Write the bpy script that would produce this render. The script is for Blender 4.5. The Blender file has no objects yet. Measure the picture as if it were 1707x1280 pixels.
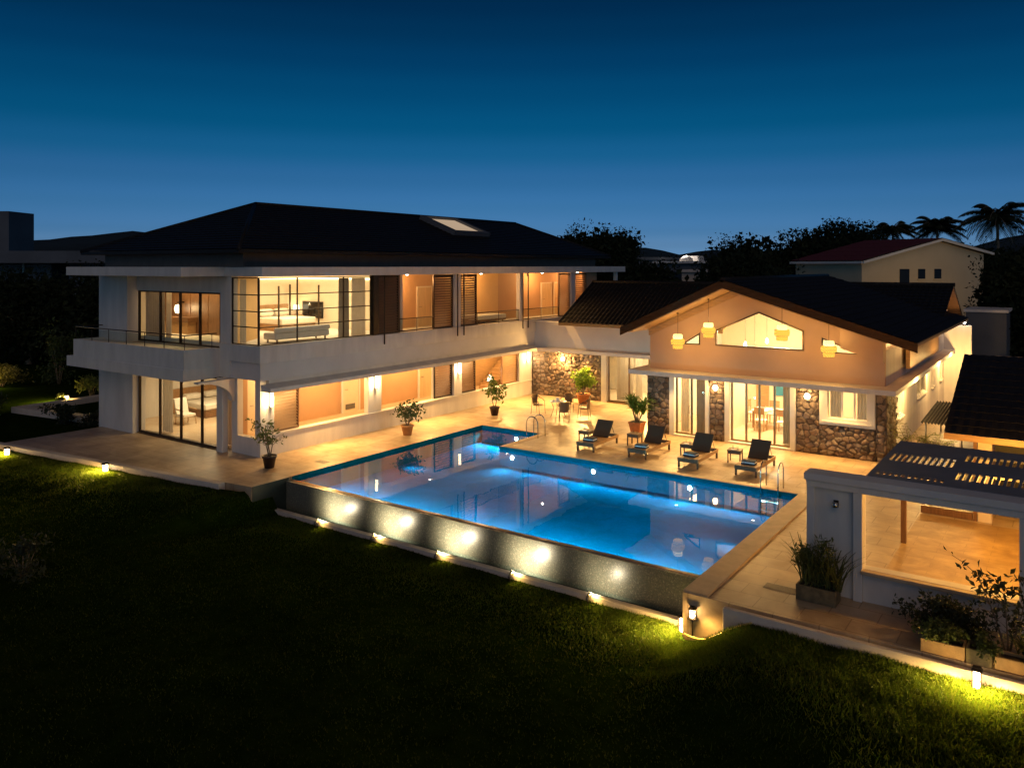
import bpy, bmesh, math, random
import numpy as np
from mathutils import Vector, Matrix

random.seed(7)
rng = np.random.default_rng(7)
S = bpy.context.scene
COL = S.collection
PI = math.pi


# ---------------------------------------------------------------- helpers
def vnoise(x, y, seed=0):
    """smooth value noise for numpy arrays"""
    x = np.asarray(x, float); y = np.asarray(y, float)
    xi = np.floor(x).astype(int); yi = np.floor(y).astype(int)
    fx = x - xi; fy = y - yi
    fx = fx * fx * (3 - 2 * fx); fy = fy * fy * (3 - 2 * fy)

    def h(a, b):
        n = (a * 374761393 + b * 668265263 + seed * 974711) & 0x7fffffff
        n = ((n ^ (n >> 13)) * 1274126177) & 0x7fffffff
        return (n ^ (n >> 16)) / 0x7fffffff
    return (h(xi, yi) * (1 - fx) * (1 - fy) + h(xi + 1, yi) * fx * (1 - fy)
            + h(xi, yi + 1) * (1 - fx) * fy + h(xi + 1, yi + 1) * fx * fy)


class B:
    """collects shapes and links them as ONE mesh object"""

    def __init__(s):
        s.v = []; s.f = []; s.sm = []

    def add(s, vs, fs, smooth=False):
        o = len(s.v)
        s.v.extend([tuple(p) for p in vs])
        for f in fs:
            s.f.append([i + o for i in f]); s.sm.append(smooth)

    def box(s, x0, x1, y0, y1, z0, z1):
        x0, x1 = min(x0, x1), max(x0, x1); y0, y1 = min(y0, y1), max(y0, y1); z0, z1 = min(z0, z1), max(z0, z1)
        s.add([(x0, y0, z0), (x1, y0, z0), (x1, y1, z0), (x0, y1, z0), (x0, y0, z1), (x1, y0, z1), (x1, y1, z1), (x0, y1, z1)],
              [(0, 3, 2, 1), (4, 5, 6, 7), (0, 1, 5, 4), (1, 2, 6, 5), (2, 3, 7, 6), (3, 0, 4, 7)])
        return s

    def prism(s, poly, axis, a, b):
        """polygon extruded along axis x, y or z from a to b; poly is in the two other axes, in order"""
        def P(p, t):
            return {'x': (t, p[0], p[1]), 'y': (p[0], t, p[1]), 'z': (p[0], p[1], t)}[axis]
        n = len(poly)
        s.add([P(p, a) for p in poly] + [P(p, b) for p in poly],
              [tuple(range(n)), tuple(range(2 * n - 1, n - 1, -1))] + [(i, i + n, (i + 1) % n + n, (i + 1) % n) for i in range(n)])
        return s

    def tube(s, pts, r, n=8, cap=True):
        pts = [Vector(p) for p in pts]
        rs = r if isinstance(r, (list, tuple)) else [r] * len(pts)
        ring = []
        up = None
        for i, p in enumerate(pts):
            a = pts[max(i - 1, 0)]; b = pts[min(i + 1, len(pts) - 1)]
            d = (b - a).normalized()
            if up is None:
                up = Vector((0, 0, 1)) if abs(d.z) < .9 else Vector((1, 0, 0))
            u = d.cross(up)
            if u.length < 1e-4:
                u = d.orthogonal()
            u.normalize(); w = u.cross(d).normalized(); up = w
            ring.append([p + (u * math.cos(2 * PI * k / n) + w * math.sin(2 * PI * k / n)) * rs[i] for k in range(n)])
        vs = [q for R_ in ring for q in R_]
        fs = []
        for i in range(len(pts) - 1):
            for k in range(n):
                fs.append((i * n + k, i * n + (k + 1) % n, (i + 1) * n + (k + 1) % n, (i + 1) * n + k))
        if cap:
            fs.append(tuple(range(n - 1, -1, -1))); fs.append(tuple((len(pts) - 1) * n + k for k in range(n)))
        s.add(vs, fs, True)
        return s

    def lathe(s, prof, c=(0, 0, 0), n=20):
        vs = []
        for r, z in prof:
            for k in range(n):
                a = 2 * PI * k / n
                vs.append((c[0] + r * math.cos(a), c[1] + r * math.sin(a), c[2] + z))
        fs = []
        for i in range(len(prof) - 1):
            for k in range(n):
                fs.append((i * n + k, i * n + (k + 1) % n, (i + 1) * n + (k + 1) % n, (i + 1) * n + k))
        if prof[0][0] > 1e-5: fs.append(tuple(range(n - 1, -1, -1)))
        if prof[-1][0] > 1e-5: fs.append(tuple((len(prof) - 1) * n + k for k in range(n)))
        s.add(vs, fs, True)
        return s

    def frustum(s, cx, cy, z0, z1, a0, a1):
        """square pot: half width a0 at z0, a1 at z1"""
        vs = [(cx + i * a, cy + j * a, z) for z, a in ((z0, a0), (z1, a1)) for i, j in ((-1, -1), (1, -1), (1, 1), (-1, 1))]
        s.add(vs, [(0, 3, 2, 1), (4, 5, 6, 7), (0, 1, 5, 4), (1, 2, 6, 5), (2, 3, 7, 6), (3, 0, 4, 7)])
        return s

    def cells(s, us, ws, filled, axis, a, b):
        """solid made of grid cells (us x ws) extruded along axis a..b, without inner faces"""
        nu, nw = len(us) - 1, len(ws) - 1
        idx = {}

        def V(i, j, t):
            k = (i, j, t)
            if k not in idx:
                u, w = us[i], ws[j]; q = (a, b)[t]
                idx[k] = len(s.v)
                s.v.append({'x': (q, u, w), 'y': (u, q, w), 'z': (u, w, q)}[axis])
            return idx[k]

        def F(i, j):
            return 0 <= i < nu and 0 <= j < nw and filled(i, j)
        for i in range(nu):
            for j in range(nw):
                if not F(i, j): continue
                for t in (0, 1):
                    q = [V(i, j, t), V(i + 1, j, t), V(i + 1, j + 1, t), V(i, j + 1, t)]
                    s.f.append(q if t else q[::-1]); s.sm.append(False)
                for (di, dj, e) in ((-1, 0, ((i, j), (i, j + 1))), (1, 0, ((i + 1, j), (i + 1, j + 1))), (0, -1, ((i, j), (i + 1, j))), (0, 1, ((i, j + 1), (i + 1, j + 1)))):
                    if not F(i + di, j + dj):
                        p, r = e
                        s.f.append([V(*p, 0), V(*r, 0), V(*r, 1), V(*p, 1)]); s.sm.append(False)
        return s

    def wall(s, axis, a, b, u0, u1, w0, w1, holes=()):
        """wall slab normal to axis between a and b, with rectangular holes (u0,u1,w0,w1)"""
        us = sorted({u0, u1} | {h for o in holes for h in o[:2] if u0 < h < u1})
        ws = sorted({w0, w1} | {h for o in holes for h in o[2:] if w0 < h < w1})

        def filled(i, j):
            cu = (us[i] + us[i + 1]) / 2; cw = (ws[j] + ws[j + 1]) / 2
            return not any(o[0] < cu < o[1] and o[2] < cw < o[3] for o in holes)
        return s.cells(us, ws, filled, axis, a, b)

    def strips(s, xs, seg, y0, y1):
        """wall in the xz plane cut in strips at xs; seg(x0,x1) -> list of (zlo0,zlo1,zhi0,zhi1)"""
        for x0, x1 in zip(xs[:-1], xs[1:]):
            for (l0, l1, h0, h1) in seg(x0, x1):
                s.prism([(x0, l0), (x1, l1), (x1, h1), (x0, h0)], 'y', y0, y1)
        return s

    def obj(s, name, mat, parent=None, bevel=0, fix=True):
        me = bpy.data.meshes.new(name)
        off = Vector((0, 0, 0))
        root = parent
        while root is not None:
            off += root.location; root = root.parent
        me.from_pydata([(p[0] - off.x, p[1] - off.y, p[2] - off.z) for p in s.v], [], s.f)
        me.polygons.foreach_set('use_smooth', s.sm)
        if fix:
            bm = bmesh.new(); bm.from_mesh(me); bmesh.ops.recalc_face_normals(bm, faces=bm.faces); bm.to_mesh(me); bm.free()
        me.update()
        o = bpy.data.objects.new(name, me); COL.objects.link(o)
        if mat: me.materials.append(mat)
        if parent is not None: o.parent = parent
        if bevel:
            m = o.modifiers.new('bevel', 'BEVEL'); m.width = bevel; m.segments = 2; m.limit_method = 'ANGLE'
        return o


def npmesh(name, verts, faces, mat, parent=None, smooth=False, color=None):
    """fast mesh from numpy arrays; faces is (n,k)"""
    me = bpy.data.meshes.new(name)
    off = Vector((0, 0, 0)); root = parent
    while root is not None:
        off += root.location; root = root.parent
    verts = np.asarray(verts, np.float32) - np.array(off, np.float32)
    faces = np.asarray(faces, np.int32)
    n, k = faces.shape
    me.vertices.add(len(verts)); me.vertices.foreach_set('co', verts.ravel())
    me.loops.add(n * k); me.loops.foreach_set('vertex_index', faces.ravel())
    me.polygons.add(n); me.polygons.foreach_set('loop_start', np.arange(0, n * k, k, dtype=np.int32))
    me.polygons.foreach_set('use_smooth', np.full(n, smooth))
    me.update(calc_edges=True)
    if color is not None:
        ca = me.color_attributes.new('Col', 'FLOAT_COLOR', 'POINT')
        ca.data.foreach_set('color', np.c_[color, np.ones(len(color))].astype(np.float32).ravel())
    me.materials.append(mat)
    o = bpy.data.objects.new(name, me); COL.objects.link(o)
    if parent is not None: o.parent = parent
    return o


def tag(o, label=None, cat=None, group=None, kind=None):
    if label: o['label'] = label
    if cat: o['category'] = cat
    if group: o['group'] = group
    if kind: o['kind'] = kind
    return o


def thing(name, label, cat, loc=(0, 0, 0), group=None):
    o = bpy.data.objects.new(name, None); COL.objects.link(o)
    o.location = loc; o.empty_display_size = .2
    return tag(o, label, cat, group)


def dup(root, loc=None, rz=None, label=None, group=None):
    def cp(o, par):
        c = o.copy(); COL.objects.link(c)
        if par is not None: c.parent = par
        for ch in list(o.children):
            if ch.type != 'LIGHT': cp(ch, c)
        return c
    r = cp(root, None)
    if loc is not None: r.location = loc
    if rz is not None: r.rotation_euler = (0, 0, rz)
    if label: r['label'] = label
    if group: r['group'] = group
    return r


WARM = (1.0, .56, .17); MID = (1.0, .66, .30); SOFT = (1.0, .76, .44)


def point(loc, power, color=WARM, r=.05, name='lamp_light'):
    l = bpy.data.lights.new(name, 'POINT'); l.energy = power; l.color = color; l.shadow_soft_size = r
    l.cycles.use_multiple_importance_sampling = False
    o = bpy.data.objects.new(name, l); COL.objects.link(o); o.location = loc
    return o


def spot(loc, target, power, color=WARM, angle=120, blend=.8, r=.05, name='spot_light'):
    l = bpy.data.lights.new(name, 'SPOT'); l.energy = power; l.color = color; l.shadow_soft_size = r
    l.cycles.use_multiple_importance_sampling = False
    l.spot_size = math.radians(angle); l.spot_blend = blend
    o = bpy.data.objects.new(name, l); COL.objects.link(o); o.location = loc
    o.rotation_euler = (Vector(target) - Vector(loc)).to_track_quat('-Z', 'Y').to_euler()
    return o


def area(loc, sx, sy, power, color=MID, rot=(0, 0, 0), name='ceiling_light', spread=0):
    l = bpy.data.lights.new(name, 'AREA'); l.shape = 'RECTANGLE'; l.size = sx; l.size_y = sy; l.energy = power; l.color = color
    o = bpy.data.objects.new(name, l); COL.objects.link(o); o.location = loc; o.rotation_euler = rot
    if spread: l.spread = math.radians(spread); l.cycles.use_multiple_importance_sampling = False
    return o


# ---------------------------------------------------------------- materials
def mat(name):
    m = bpy.data.materials.new(name); m.use_nodes = True
    nt = m.node_tree; nt.nodes.clear()
    out = nt.nodes.new('ShaderNodeOutputMaterial')
    return m, nt, out


def N(nt, t, **kw):
    n = nt.nodes.new(t)
    for k, v in kw.items():
        if k.startswith('i_'):
            n.inputs[k[2:].replace('_', ' ')].default_value = v
        elif k.startswith('n_'):
            n.inputs[int(k[2:])].default_value = v
        else:
            setattr(n, k, v)
    return n


def c4(c): return (c[0], c[1], c[2], 1)


def basic(name, col, rough=.6, var=.12, scale=3., bump=.0, bscale=40., metal=0., spec=.5, stretch=(1, 1, 1), col2=None, trans=0.):
    """principled surface whose colour wanders with noise between two real colours, with fine bump"""
    m, nt, out = mat(name); L = nt.links.new
    tc = N(nt, 'ShaderNodeTexCoord')
    mp = N(nt, 'ShaderNodeMapping'); mp.inputs['Scale'].default_value = stretch
    L(tc.outputs['Object'], mp.inputs[0])
    nz = N(nt, 'ShaderNodeTexNoise', i_Scale=scale, i_Detail=6., i_Roughness=.6); L(mp.outputs[0], nz.inputs['Vector'])
    rp = N(nt, 'ShaderNodeValToRGB')
    a = col; b = col2 or tuple(min(1, x * (1 + var)) for x in col)
    if col2 is None: a = tuple(x * (1 - var) for x in col)
    rp.color_ramp.elements[0].position = .3; rp.color_ramp.elements[1].position = .7
    rp.color_ramp.elements[0].color = c4(a); rp.color_ramp.elements[1].color = c4(b)
    L(nz.outputs[0], rp.inputs[0])
    p = N(nt, 'ShaderNodeBsdfPrincipled'); p.inputs['Roughness'].default_value = rough; p.inputs['Metallic'].default_value = metal
    p.inputs['Specular IOR Level'].default_value = spec
    L(rp.outputs[0], p.inputs['Base Color'])
    if bump:
        n2 = N(nt, 'ShaderNodeTexNoise', i_Scale=bscale, i_Detail=4.); L(mp.outputs[0], n2.inputs['Vector'])
        bp = N(nt, 'ShaderNodeBump', i_Strength=bump, i_Distance=.02); L(n2.outputs[0], bp.inputs['Height']); L(bp.outputs[0], p.inputs['Normal'])
    if trans:
        t = N(nt, 'ShaderNodeBsdfTranslucent'); L(rp.outputs[0], t.inputs[0])
        mx = N(nt, 'ShaderNodeMixShader', n_0=trans); L(p.outputs[0], mx.inputs[1]); L(t.outputs[0], mx.inputs[2]); L(mx.outputs[0], out.inputs[0])
    else:
        L(p.outputs[0], out.inputs[0])
    return m


def emit(name, col, strength):
    m, nt, out = mat(name)
    e = N(nt, 'ShaderNodeEmission'); e.inputs[0].default_value = c4(col); e.inputs[1].default_value = strength
    nt.links.new(e.outputs[0], out.inputs[0])
    return m


def glass_mat(name, tint=(.95, .97, .96), refl=1.0, ior=1.45):
    m, nt, out = mat(name); L = nt.links.new
    t = N(nt, 'ShaderNodeBsdfTransparent'); t.inputs[0].default_value = c4(tint)
    g = N(nt, 'ShaderNodeBsdfGlossy'); g.inputs['Roughness'].default_value = .0
    f = N(nt, 'ShaderNodeFresnel', i_IOR=ior)
    geo = N(nt, 'ShaderNodeNewGeometry')
    inv = N(nt, 'ShaderNodeMath', operation='SUBTRACT', n_0=1.); L(geo.outputs['Backfacing'], inv.inputs[1])
    m0 = N(nt, 'ShaderNodeMath', operation='MULTIPLY', n_1=refl); L(f.outputs[0], m0.inputs[0])
    mu = N(nt, 'ShaderNodeMath', operation='MULTIPLY'); L(m0.outputs[0], mu.inputs[0]); L(inv.outputs[0], mu.inputs[1])
    mx = N(nt, 'ShaderNodeMixShader'); L(mu.outputs[0], mx.inputs[0]); L(t.outputs[0], mx.inputs[1]); L(g.outputs[0], mx.inputs[2])
    L(mx.outputs[0], out.inputs[0])
    return m


def tiles(name, col, col2, mortar, sx, sy, msize=.01, rough=.45, bump=.3, noise=.35, axes='xy', off=.5, spec=.5):
    """brick-texture tiles in object space; axes picks the two coordinates used"""
    m, nt, out = mat(name); L = nt.links.new
    tc = N(nt, 'ShaderNodeTexCoord'); sp = N(nt, 'ShaderNodeSeparateXYZ'); L(tc.outputs['Object'], sp.inputs[0])
    cb = N(nt, 'ShaderNodeCombineXYZ')
    L(sp.outputs['xyz'.index(axes[0])], cb.inputs[0]); L(sp.outputs['xyz'.index(axes[1])], cb.inputs[1])
    br = N(nt, 'ShaderNodeTexBrick', offset=off, i_Scale=1., i_Mortar_Size=msize, i_Brick_Width=sx, i_Row_Height=sy, i_Bias=0.)
    br.inputs['Color1'].default_value = c4(col); br.inputs['Color2'].default_value = c4(col2); br.inputs['Mortar'].default_value = c4(mortar)
    L(cb.outputs[0], br.inputs['Vector'])
    nz = N(nt, 'ShaderNodeTexNoise', i_Scale=1.3, i_Detail=8., i_Roughness=.65, i_Distortion=.6); L(tc.outputs['Object'], nz.inputs['Vector'])
    rp = N(nt, 'ShaderNodeValToRGB'); rp.color_ramp.elements[0].position = .3; rp.color_ramp.elements[1].position = .72
    v = 1 - noise; rp.color_ramp.elements[0].color = (v * 1.08, v * .92, v * .78, 1); rp.color_ramp.elements[1].color = (1.12, 1.1, 1.06, 1)
    L(nz.outputs[0], rp.inputs[0])
    mx = N(nt, 'ShaderNodeMix', data_type='RGBA', blend_type='MULTIPLY'); mx.inputs[0].default_value = 1
    L(br.outputs[0], mx.inputs[6]); L(rp.outputs[0], mx.inputs[7])
    p = N(nt, 'ShaderNodeBsdfPrincipled'); p.inputs['Roughness'].default_value = rough; p.inputs['Specular IOR Level'].default_value = spec
    L(mx.outputs[2], p.inputs['Base Color'])
    if bump:
        bp = N(nt, 'ShaderNodeBump', i_Strength=bump, i_Distance=.01, invert=True); L(br.outputs['Fac'], bp.inputs['Height'])
        n3 = N(nt, 'ShaderNodeTexNoise', i_Scale=25., i_Detail=4.); L(tc.outputs['Object'], n3.inputs['Vector'])
        b2 = N(nt, 'ShaderNodeBump', i_Strength=bump * .5, i_Distance=.006); L(n3.outputs[0], b2.inputs['Height']); L(bp.outputs[0], b2.inputs['Normal'])
        L(b2.outputs[0], p.inputs['Normal'])
    L(p.outputs[0], out.inputs[0])
    return m


def vcol(name, rough=.75, bump=.4, bscale=30., trans=0., spec=.4):
    """albedo from the per-stone / per-leaf colour attribute"""
    m, nt, out = mat(name); L = nt.links.new
    a = N(nt, 'ShaderNodeVertexColor', layer_name='Col')
    p = N(nt, 'ShaderNodeBsdfPrincipled'); p.inputs['Roughness'].default_value = rough; p.inputs['Specular IOR Level'].default_value = spec
    tc = N(nt, 'ShaderNodeTexCoord'); nz = N(nt, 'ShaderNodeTexNoise', i_Scale=bscale, i_Detail=5.); L(tc.outputs['Object'], nz.inputs['Vector'])
    rp = N(nt, 'ShaderNodeMapRange', i_To_Min=.7, i_To_Max=1.25); L(nz.outputs[0], rp.inputs[0])
    mx = N(nt, 'ShaderNodeMix', data_type='RGBA', blend_type='MULTIPLY'); mx.inputs[0].default_value = 1
    L(a.outputs[0], mx.inputs[6]); L(rp.outputs[0], mx.inputs[7]); L(mx.outputs[2], p.inputs['Base Color'])
    if bump:
        bp = N(nt, 'ShaderNodeBump', i_Strength=bump, i_Distance=.02); L(nz.outputs[0], bp.inputs['Height']); L(bp.outputs[0], p.inputs['Normal'])
    if trans:
        t = N(nt, 'ShaderNodeBsdfTranslucent'); L(mx.outputs[2], t.inputs[0])
        ms = N(nt, 'ShaderNodeMixShader', n_0=trans); L(p.outputs[0], ms.inputs[1]); L(t.outputs[0], ms.inputs[2]); L(ms.outputs[0], out.inputs[0])
    else:
        L(p.outputs[0], out.inputs[0])
    return m


M = {}
M['white'] = basic('white_plaster', (.68, .635, .57), .75, .11, 1.6, .12, 60, stretch=(1.4, 1.4, .3))
M['white2'] = basic('pale_plaster', (.66, .62, .58), .78, .07, .8, .15, 50)
M['cream'] = basic('cream_paint', (.74, .62, .46), .7, .04, 1., .06, 60)
M['tan'] = basic('tan_paint', (.52, .30, .145), .7, .06, 1., .06, 60)
M['ochre'] = basic('ochre_paint', (.66, .42, .18), .7, .06, 1., .06, 60)  # dressing room paint, and the brighter light on an upper corridor stretch
M['gable_wall'] = basic('gable_paint', (.62, .41, .26), .75, .06, .9, .12, 60)
M['ceil'] = basic('ceiling_paint', (.78, .72, .62), .8, .03)
M['soffit'] = basic('timber_soffit', (.50, .31, .14), .5, .25, 2., .05, 30, stretch=(1, 12, 12))
M['barge'] = basic('barge_board', (.10, .048, .018), .6, .3, 2., .05, 30, spec=.08, stretch=(2, 10, 10))
M['roof'] = basic('dark_roof_tile', (.022, .0195, .018), .5, .35, 5., .1, 20, spec=.12)
M['roof2'] = basic('brown_roof_tile', (.017, .0145, .013), .6, .35, 6., .1, 20, spec=.12)
M['darkwall'] = basic('dark_wall_band', (.12, .10, .085), .8, .15)  # dark brownish colour of the roof upstand
M['metal_dark'] = basic('dark_bronze_metal', (.045, .03, .02), .4, .2, 8., metal=.6)
M['frame_al'] = basic('bronze_aluminium', (.22, .15, .08), .35, .15, 8., metal=.7)
M['louvre'] = basic('brown_louvre', (.20, .11, .06), .5, .2, 5., stretch=(4, 4, 20))
M['louvre_pale'] = basic('pale_louvre', (.42, .26, .13), .5, .15, 5., stretch=(4, 4, 20))
M['door'] = basic('pale_timber_door', (.66, .46, .24), .45, .1, 2., stretch=(6, 6, .6))
M['door_white'] = basic('white_door', (.74, .62, .44), .5, .05)  # pale colour of the white doors and upper door frames
M['wood'] = basic('walnut_wood', (.20, .10, .045), .4, .3, 3., .04, 40, stretch=(8, 1, 1))
M['wood_pale'] = basic('oak_wood', (.42, .25, .11), .45, .2, 3., .04, 40, stretch=(1, 1, 8))
M['steel'] = basic('stainless_steel', (.62, .6, .56), .18, .05, 10., metal=1.)
M['grey_metal'] = basic('grey_metal', (.16, .15, .14), .4, .1, 10., metal=.7)
M['wicker'] = basic('brown_wicker', (.085, .05, .03), .6, .35, 60., .6, 90)
M['wicker_pale'] = basic('honey_wicker', (.32, .19, .085), .55, .3, 60., .5, 90)
M['sling'] = basic('dark_sling_fabric', (.05, .032, .022), .7, .2, 80., .3, 120)
M['terracotta'] = basic('terracotta', (.45, .17, .06), .75, .18, 6., .15, 40)
M['terracotta2'] = basic('pale_terracotta', (.44, .22, .08), .75, .18, 6., .15, 40)
M['blackpot'] = basic('dark_planter', (.04, .02, .015), .5, .3, 6., .1, 40)
M['planter'] = basic('sandstone_planter', (.42, .27, .12), .8, .2, 5., .3, 30)
M['planter2'] = basic('mossy_planter', (.13, .10, .05), .85, .4, 8., .4, 30)
M['soil'] = basic('potting_soil', (.03, .02, .014), .95, .4, 20., .8, 40)
M['bark'] = basic('grey_bark', (.20, .15, .10), .85, .3, 8., .5, 30, stretch=(3, 3, 1))
M['fabric'] = basic('white_linen', (.78, .72, .62), .9, .04, 6., .2, 60)
M['curtain'] = basic('cream_curtain', (.68, .60, .48), .9, .06, 4., .1, 80, trans=.35)
M['curtain_grey'] = basic('grey_curtain', (.36, .31, .25), .9, .1, 4., .1, 80, trans=.2)
M['towel'] = basic('navy_towel', (.02, .045, .09), .95, .2, 30., .5, 120)
M['towel_w'] = basic('white_towel', (.75, .75, .78), .95, .05, 30., .5, 120)
M['screen'] = basic('tv_screen', (.012, .012, .012), .12, .1)
M['teal'] = basic('teal_panel', (.04, .22, .33), .5, .15)
M['bed_wood'] = basic('bed_timber', (.36, .2, .09), .5, .2, 3., stretch=(1, 6, 1))
M['glass'] = glass_mat('window_glass')
M['rail_glass'] = glass_mat('railing_glass', (.88, .92, .9), 1.2)
M['clear'] = glass_mat('drinking_glass_mat', (.96, .97, .97), 1.6)
M['travertine'] = tiles('travertine_paving', (.52, .41, .28), (.46, .35, .225), (.30, .215, .13), .9, .6, .012, .42, .35, .42)
M['inner_floor'] = tiles('cream_floor_tile', (.66, .55, .40), (.63, .52, .37), (.5, .4, .28), .8, .8, .004, .22, .08, .08, off=0)
M['court'] = tiles('court_paving', (.52, .35, .16), (.44, .29, .12), (.34, .22, .10), 1.1, .28, .006, .5, .3, .5)
M['kerb'] = basic('pale_kerb_stone', (.58, .50, .42), .8, .1, 3., .25, 30)
M['coping'] = basic('pool_coping', (.50, .37, .23), .6, .16, 2.5, .2, 30)
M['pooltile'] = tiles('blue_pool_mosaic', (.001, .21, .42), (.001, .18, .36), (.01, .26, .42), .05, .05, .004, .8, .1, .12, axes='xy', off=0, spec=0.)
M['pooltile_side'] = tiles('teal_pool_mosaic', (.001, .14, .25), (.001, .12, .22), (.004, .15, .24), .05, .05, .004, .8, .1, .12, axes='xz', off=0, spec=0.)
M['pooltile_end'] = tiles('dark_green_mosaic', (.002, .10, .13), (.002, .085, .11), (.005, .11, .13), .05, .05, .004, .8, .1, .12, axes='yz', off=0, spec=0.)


def mosaic():
    m, nt, out = mat('glitter_mosaic'); L = nt.links.new
    tc = N(nt, 'ShaderNodeTexCoord'); sp = N(nt, 'ShaderNodeSeparateXYZ'); L(tc.outputs['Object'], sp.inputs[0])
    cb = N(nt, 'ShaderNodeCombineXYZ'); L(sp.outputs[0], cb.inputs[0]); L(sp.outputs[2], cb.inputs[1])
    sc = N(nt, 'ShaderNodeVectorMath', operation='SCALE'); sc.inputs['Scale'].default_value = 40.; L(cb.outputs[0], sc.inputs[0])
    fl = N(nt, 'ShaderNodeVectorMath', operation='FLOOR'); L(sc.outputs[0], fl.inputs[0])
    wn = N(nt, 'ShaderNodeTexWhiteNoise', noise_dimensions='2D'); L(fl.outputs[0], wn.inputs['Vector'])
    rp = N(nt, 'ShaderNodeValToRGB')
    els = [(0., (.13, .13, .10)), (.35, (.165, .16, .12)), (.6, (.20, .19, .14)), (.8, (.14, .155, .12)), (.93, (.29, .27, .2))]
    rp.color_ramp.interpolation = 'CONSTANT'
    for i, (p_, c_) in enumerate(els):
        e = rp.color_ramp.elements[i] if i < 2 else rp.color_ramp.elements.new(p_)
        e.position = p_; e.color = c4(c_)
    L(wn.outputs['Value'], rp.inputs[0])
    fr = N(nt, 'ShaderNodeVectorMath', operation='FRACTION'); L(sc.outputs[0], fr.inputs[0])
    s2 = N(nt, 'ShaderNodeSeparateXYZ'); L(fr.outputs[0], s2.inputs[0])
    a = N(nt, 'ShaderNodeMath', operation='LESS_THAN', n_1=.1); L(s2.outputs[0], a.inputs[0])
    b = N(nt, 'ShaderNodeMath', operation='LESS_THAN', n_1=.1); L(s2.outputs[1], b.inputs[0])
    mxm = N(nt, 'ShaderNodeMath', operation='MAXIMUM'); L(a.outputs[0], mxm.inputs[0]); L(b.outputs[0], mxm.inputs[1])
    mx = N(nt, 'ShaderNodeMix', data_type='RGBA'); L(mxm.outputs[0], mx.inputs[0]); L(rp.outputs[0], mx.inputs[6]); mx.inputs[7].default_value = (.10, .095, .075, 1)
    nrm = N(nt, 'ShaderNodeVectorMath', operation='SUBTRACT'); L(wn.outputs['Color'], nrm.inputs[0]); nrm.inputs[1].default_value = (.5, .5, .5)
    n2 = N(nt, 'ShaderNodeVectorMath', operation='SCALE'); n2.inputs['Scale'].default_value = .05; L(nrm.outputs[0], n2.inputs[0])
    geo = N(nt, 'ShaderNodeNewGeometry'); ad = N(nt, 'ShaderNodeVectorMath', operation='ADD'); L(geo.outputs['Normal'], ad.inputs[0]); L(n2.outputs[0], ad.inputs[1])
    no = N(nt, 'ShaderNodeVectorMath', operation='NORMALIZE'); L(ad.outputs[0], no.inputs[0])
    p = N(nt, 'ShaderNodeBsdfPrincipled'); p.inputs['Roughness'].default_value = .36; L(mx.outputs[2], p.inputs['Base Color']); L(no.outputs[0], p.inputs['Normal'])
    L(p.outputs[0], out.inputs[0])
    return m


M['mosaic'] = mosaic()


def water_mat(name, absorb, density, ior=1.4):
    m, nt, out = mat(name); L = nt.links.new
    t = N(nt, 'ShaderNodeBsdfTransparent'); t.inputs[0].default_value = (.93, .98, 1, 1)
    g = N(nt, 'ShaderNodeBsdfGlossy'); g.inputs['Roughness'].default_value = .0
    tc = N(nt, 'ShaderNodeTexCoord'); nz = N(nt, 'ShaderNodeTexNoise', i_Scale=.9, i_Detail=2.); L(tc.outputs['Object'], nz.inputs['Vector'])
    bp = N(nt, 'ShaderNodeBump', i_Strength=.14, i_Distance=.02); L(nz.outputs[0], bp.inputs['Height']); L(bp.outputs[0], g.inputs['Normal'])
    f = N(nt, 'ShaderNodeFresnel', i_IOR=ior)
    geo = N(nt, 'ShaderNodeNewGeometry')
    sz = N(nt, 'ShaderNodeSeparateXYZ'); L(geo.outputs['True Normal'], sz.inputs[0]); ab = N(nt, 'ShaderNodeMath', operation='ABSOLUTE'); L(sz.outputs[2], ab.inputs[0])
    sp_ = N(nt, 'ShaderNodeSeparateXYZ'); L(geo.outputs['Position'], sp_.inputs[0]); hi = N(nt, 'ShaderNodeMath', operation='GREATER_THAN', n_1=-.4); L(sp_.outputs[2], hi.inputs[0])
    up_ = N(nt, 'ShaderNodeMath', operation='GREATER_THAN', n_1=.5); L(ab.outputs[0], up_.inputs[0])
    inv = N(nt, 'ShaderNodeMath', operation='MULTIPLY'); L(hi.outputs[0], inv.inputs[0]); L(up_.outputs[0], inv.inputs[1])
    mu = N(nt, 'ShaderNodeMath', operation='MULTIPLY'); L(f.outputs[0], mu.inputs[0]); L(inv.outputs[0], mu.inputs[1])
    mx = N(nt, 'ShaderNodeMixShader'); L(mu.outputs[0], mx.inputs[0]); L(t.outputs[0], mx.inputs[1]); L(g.outputs[0], mx.inputs[2]); L(mx.outputs[0], out.inputs[0])
    if density:
        v = N(nt, 'ShaderNodeVolumeAbsorption'); v.inputs[0].default_value = c4(absorb); v.inputs[1].default_value = density; L(v.outputs[0], out.inputs[1])
    return m


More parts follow.
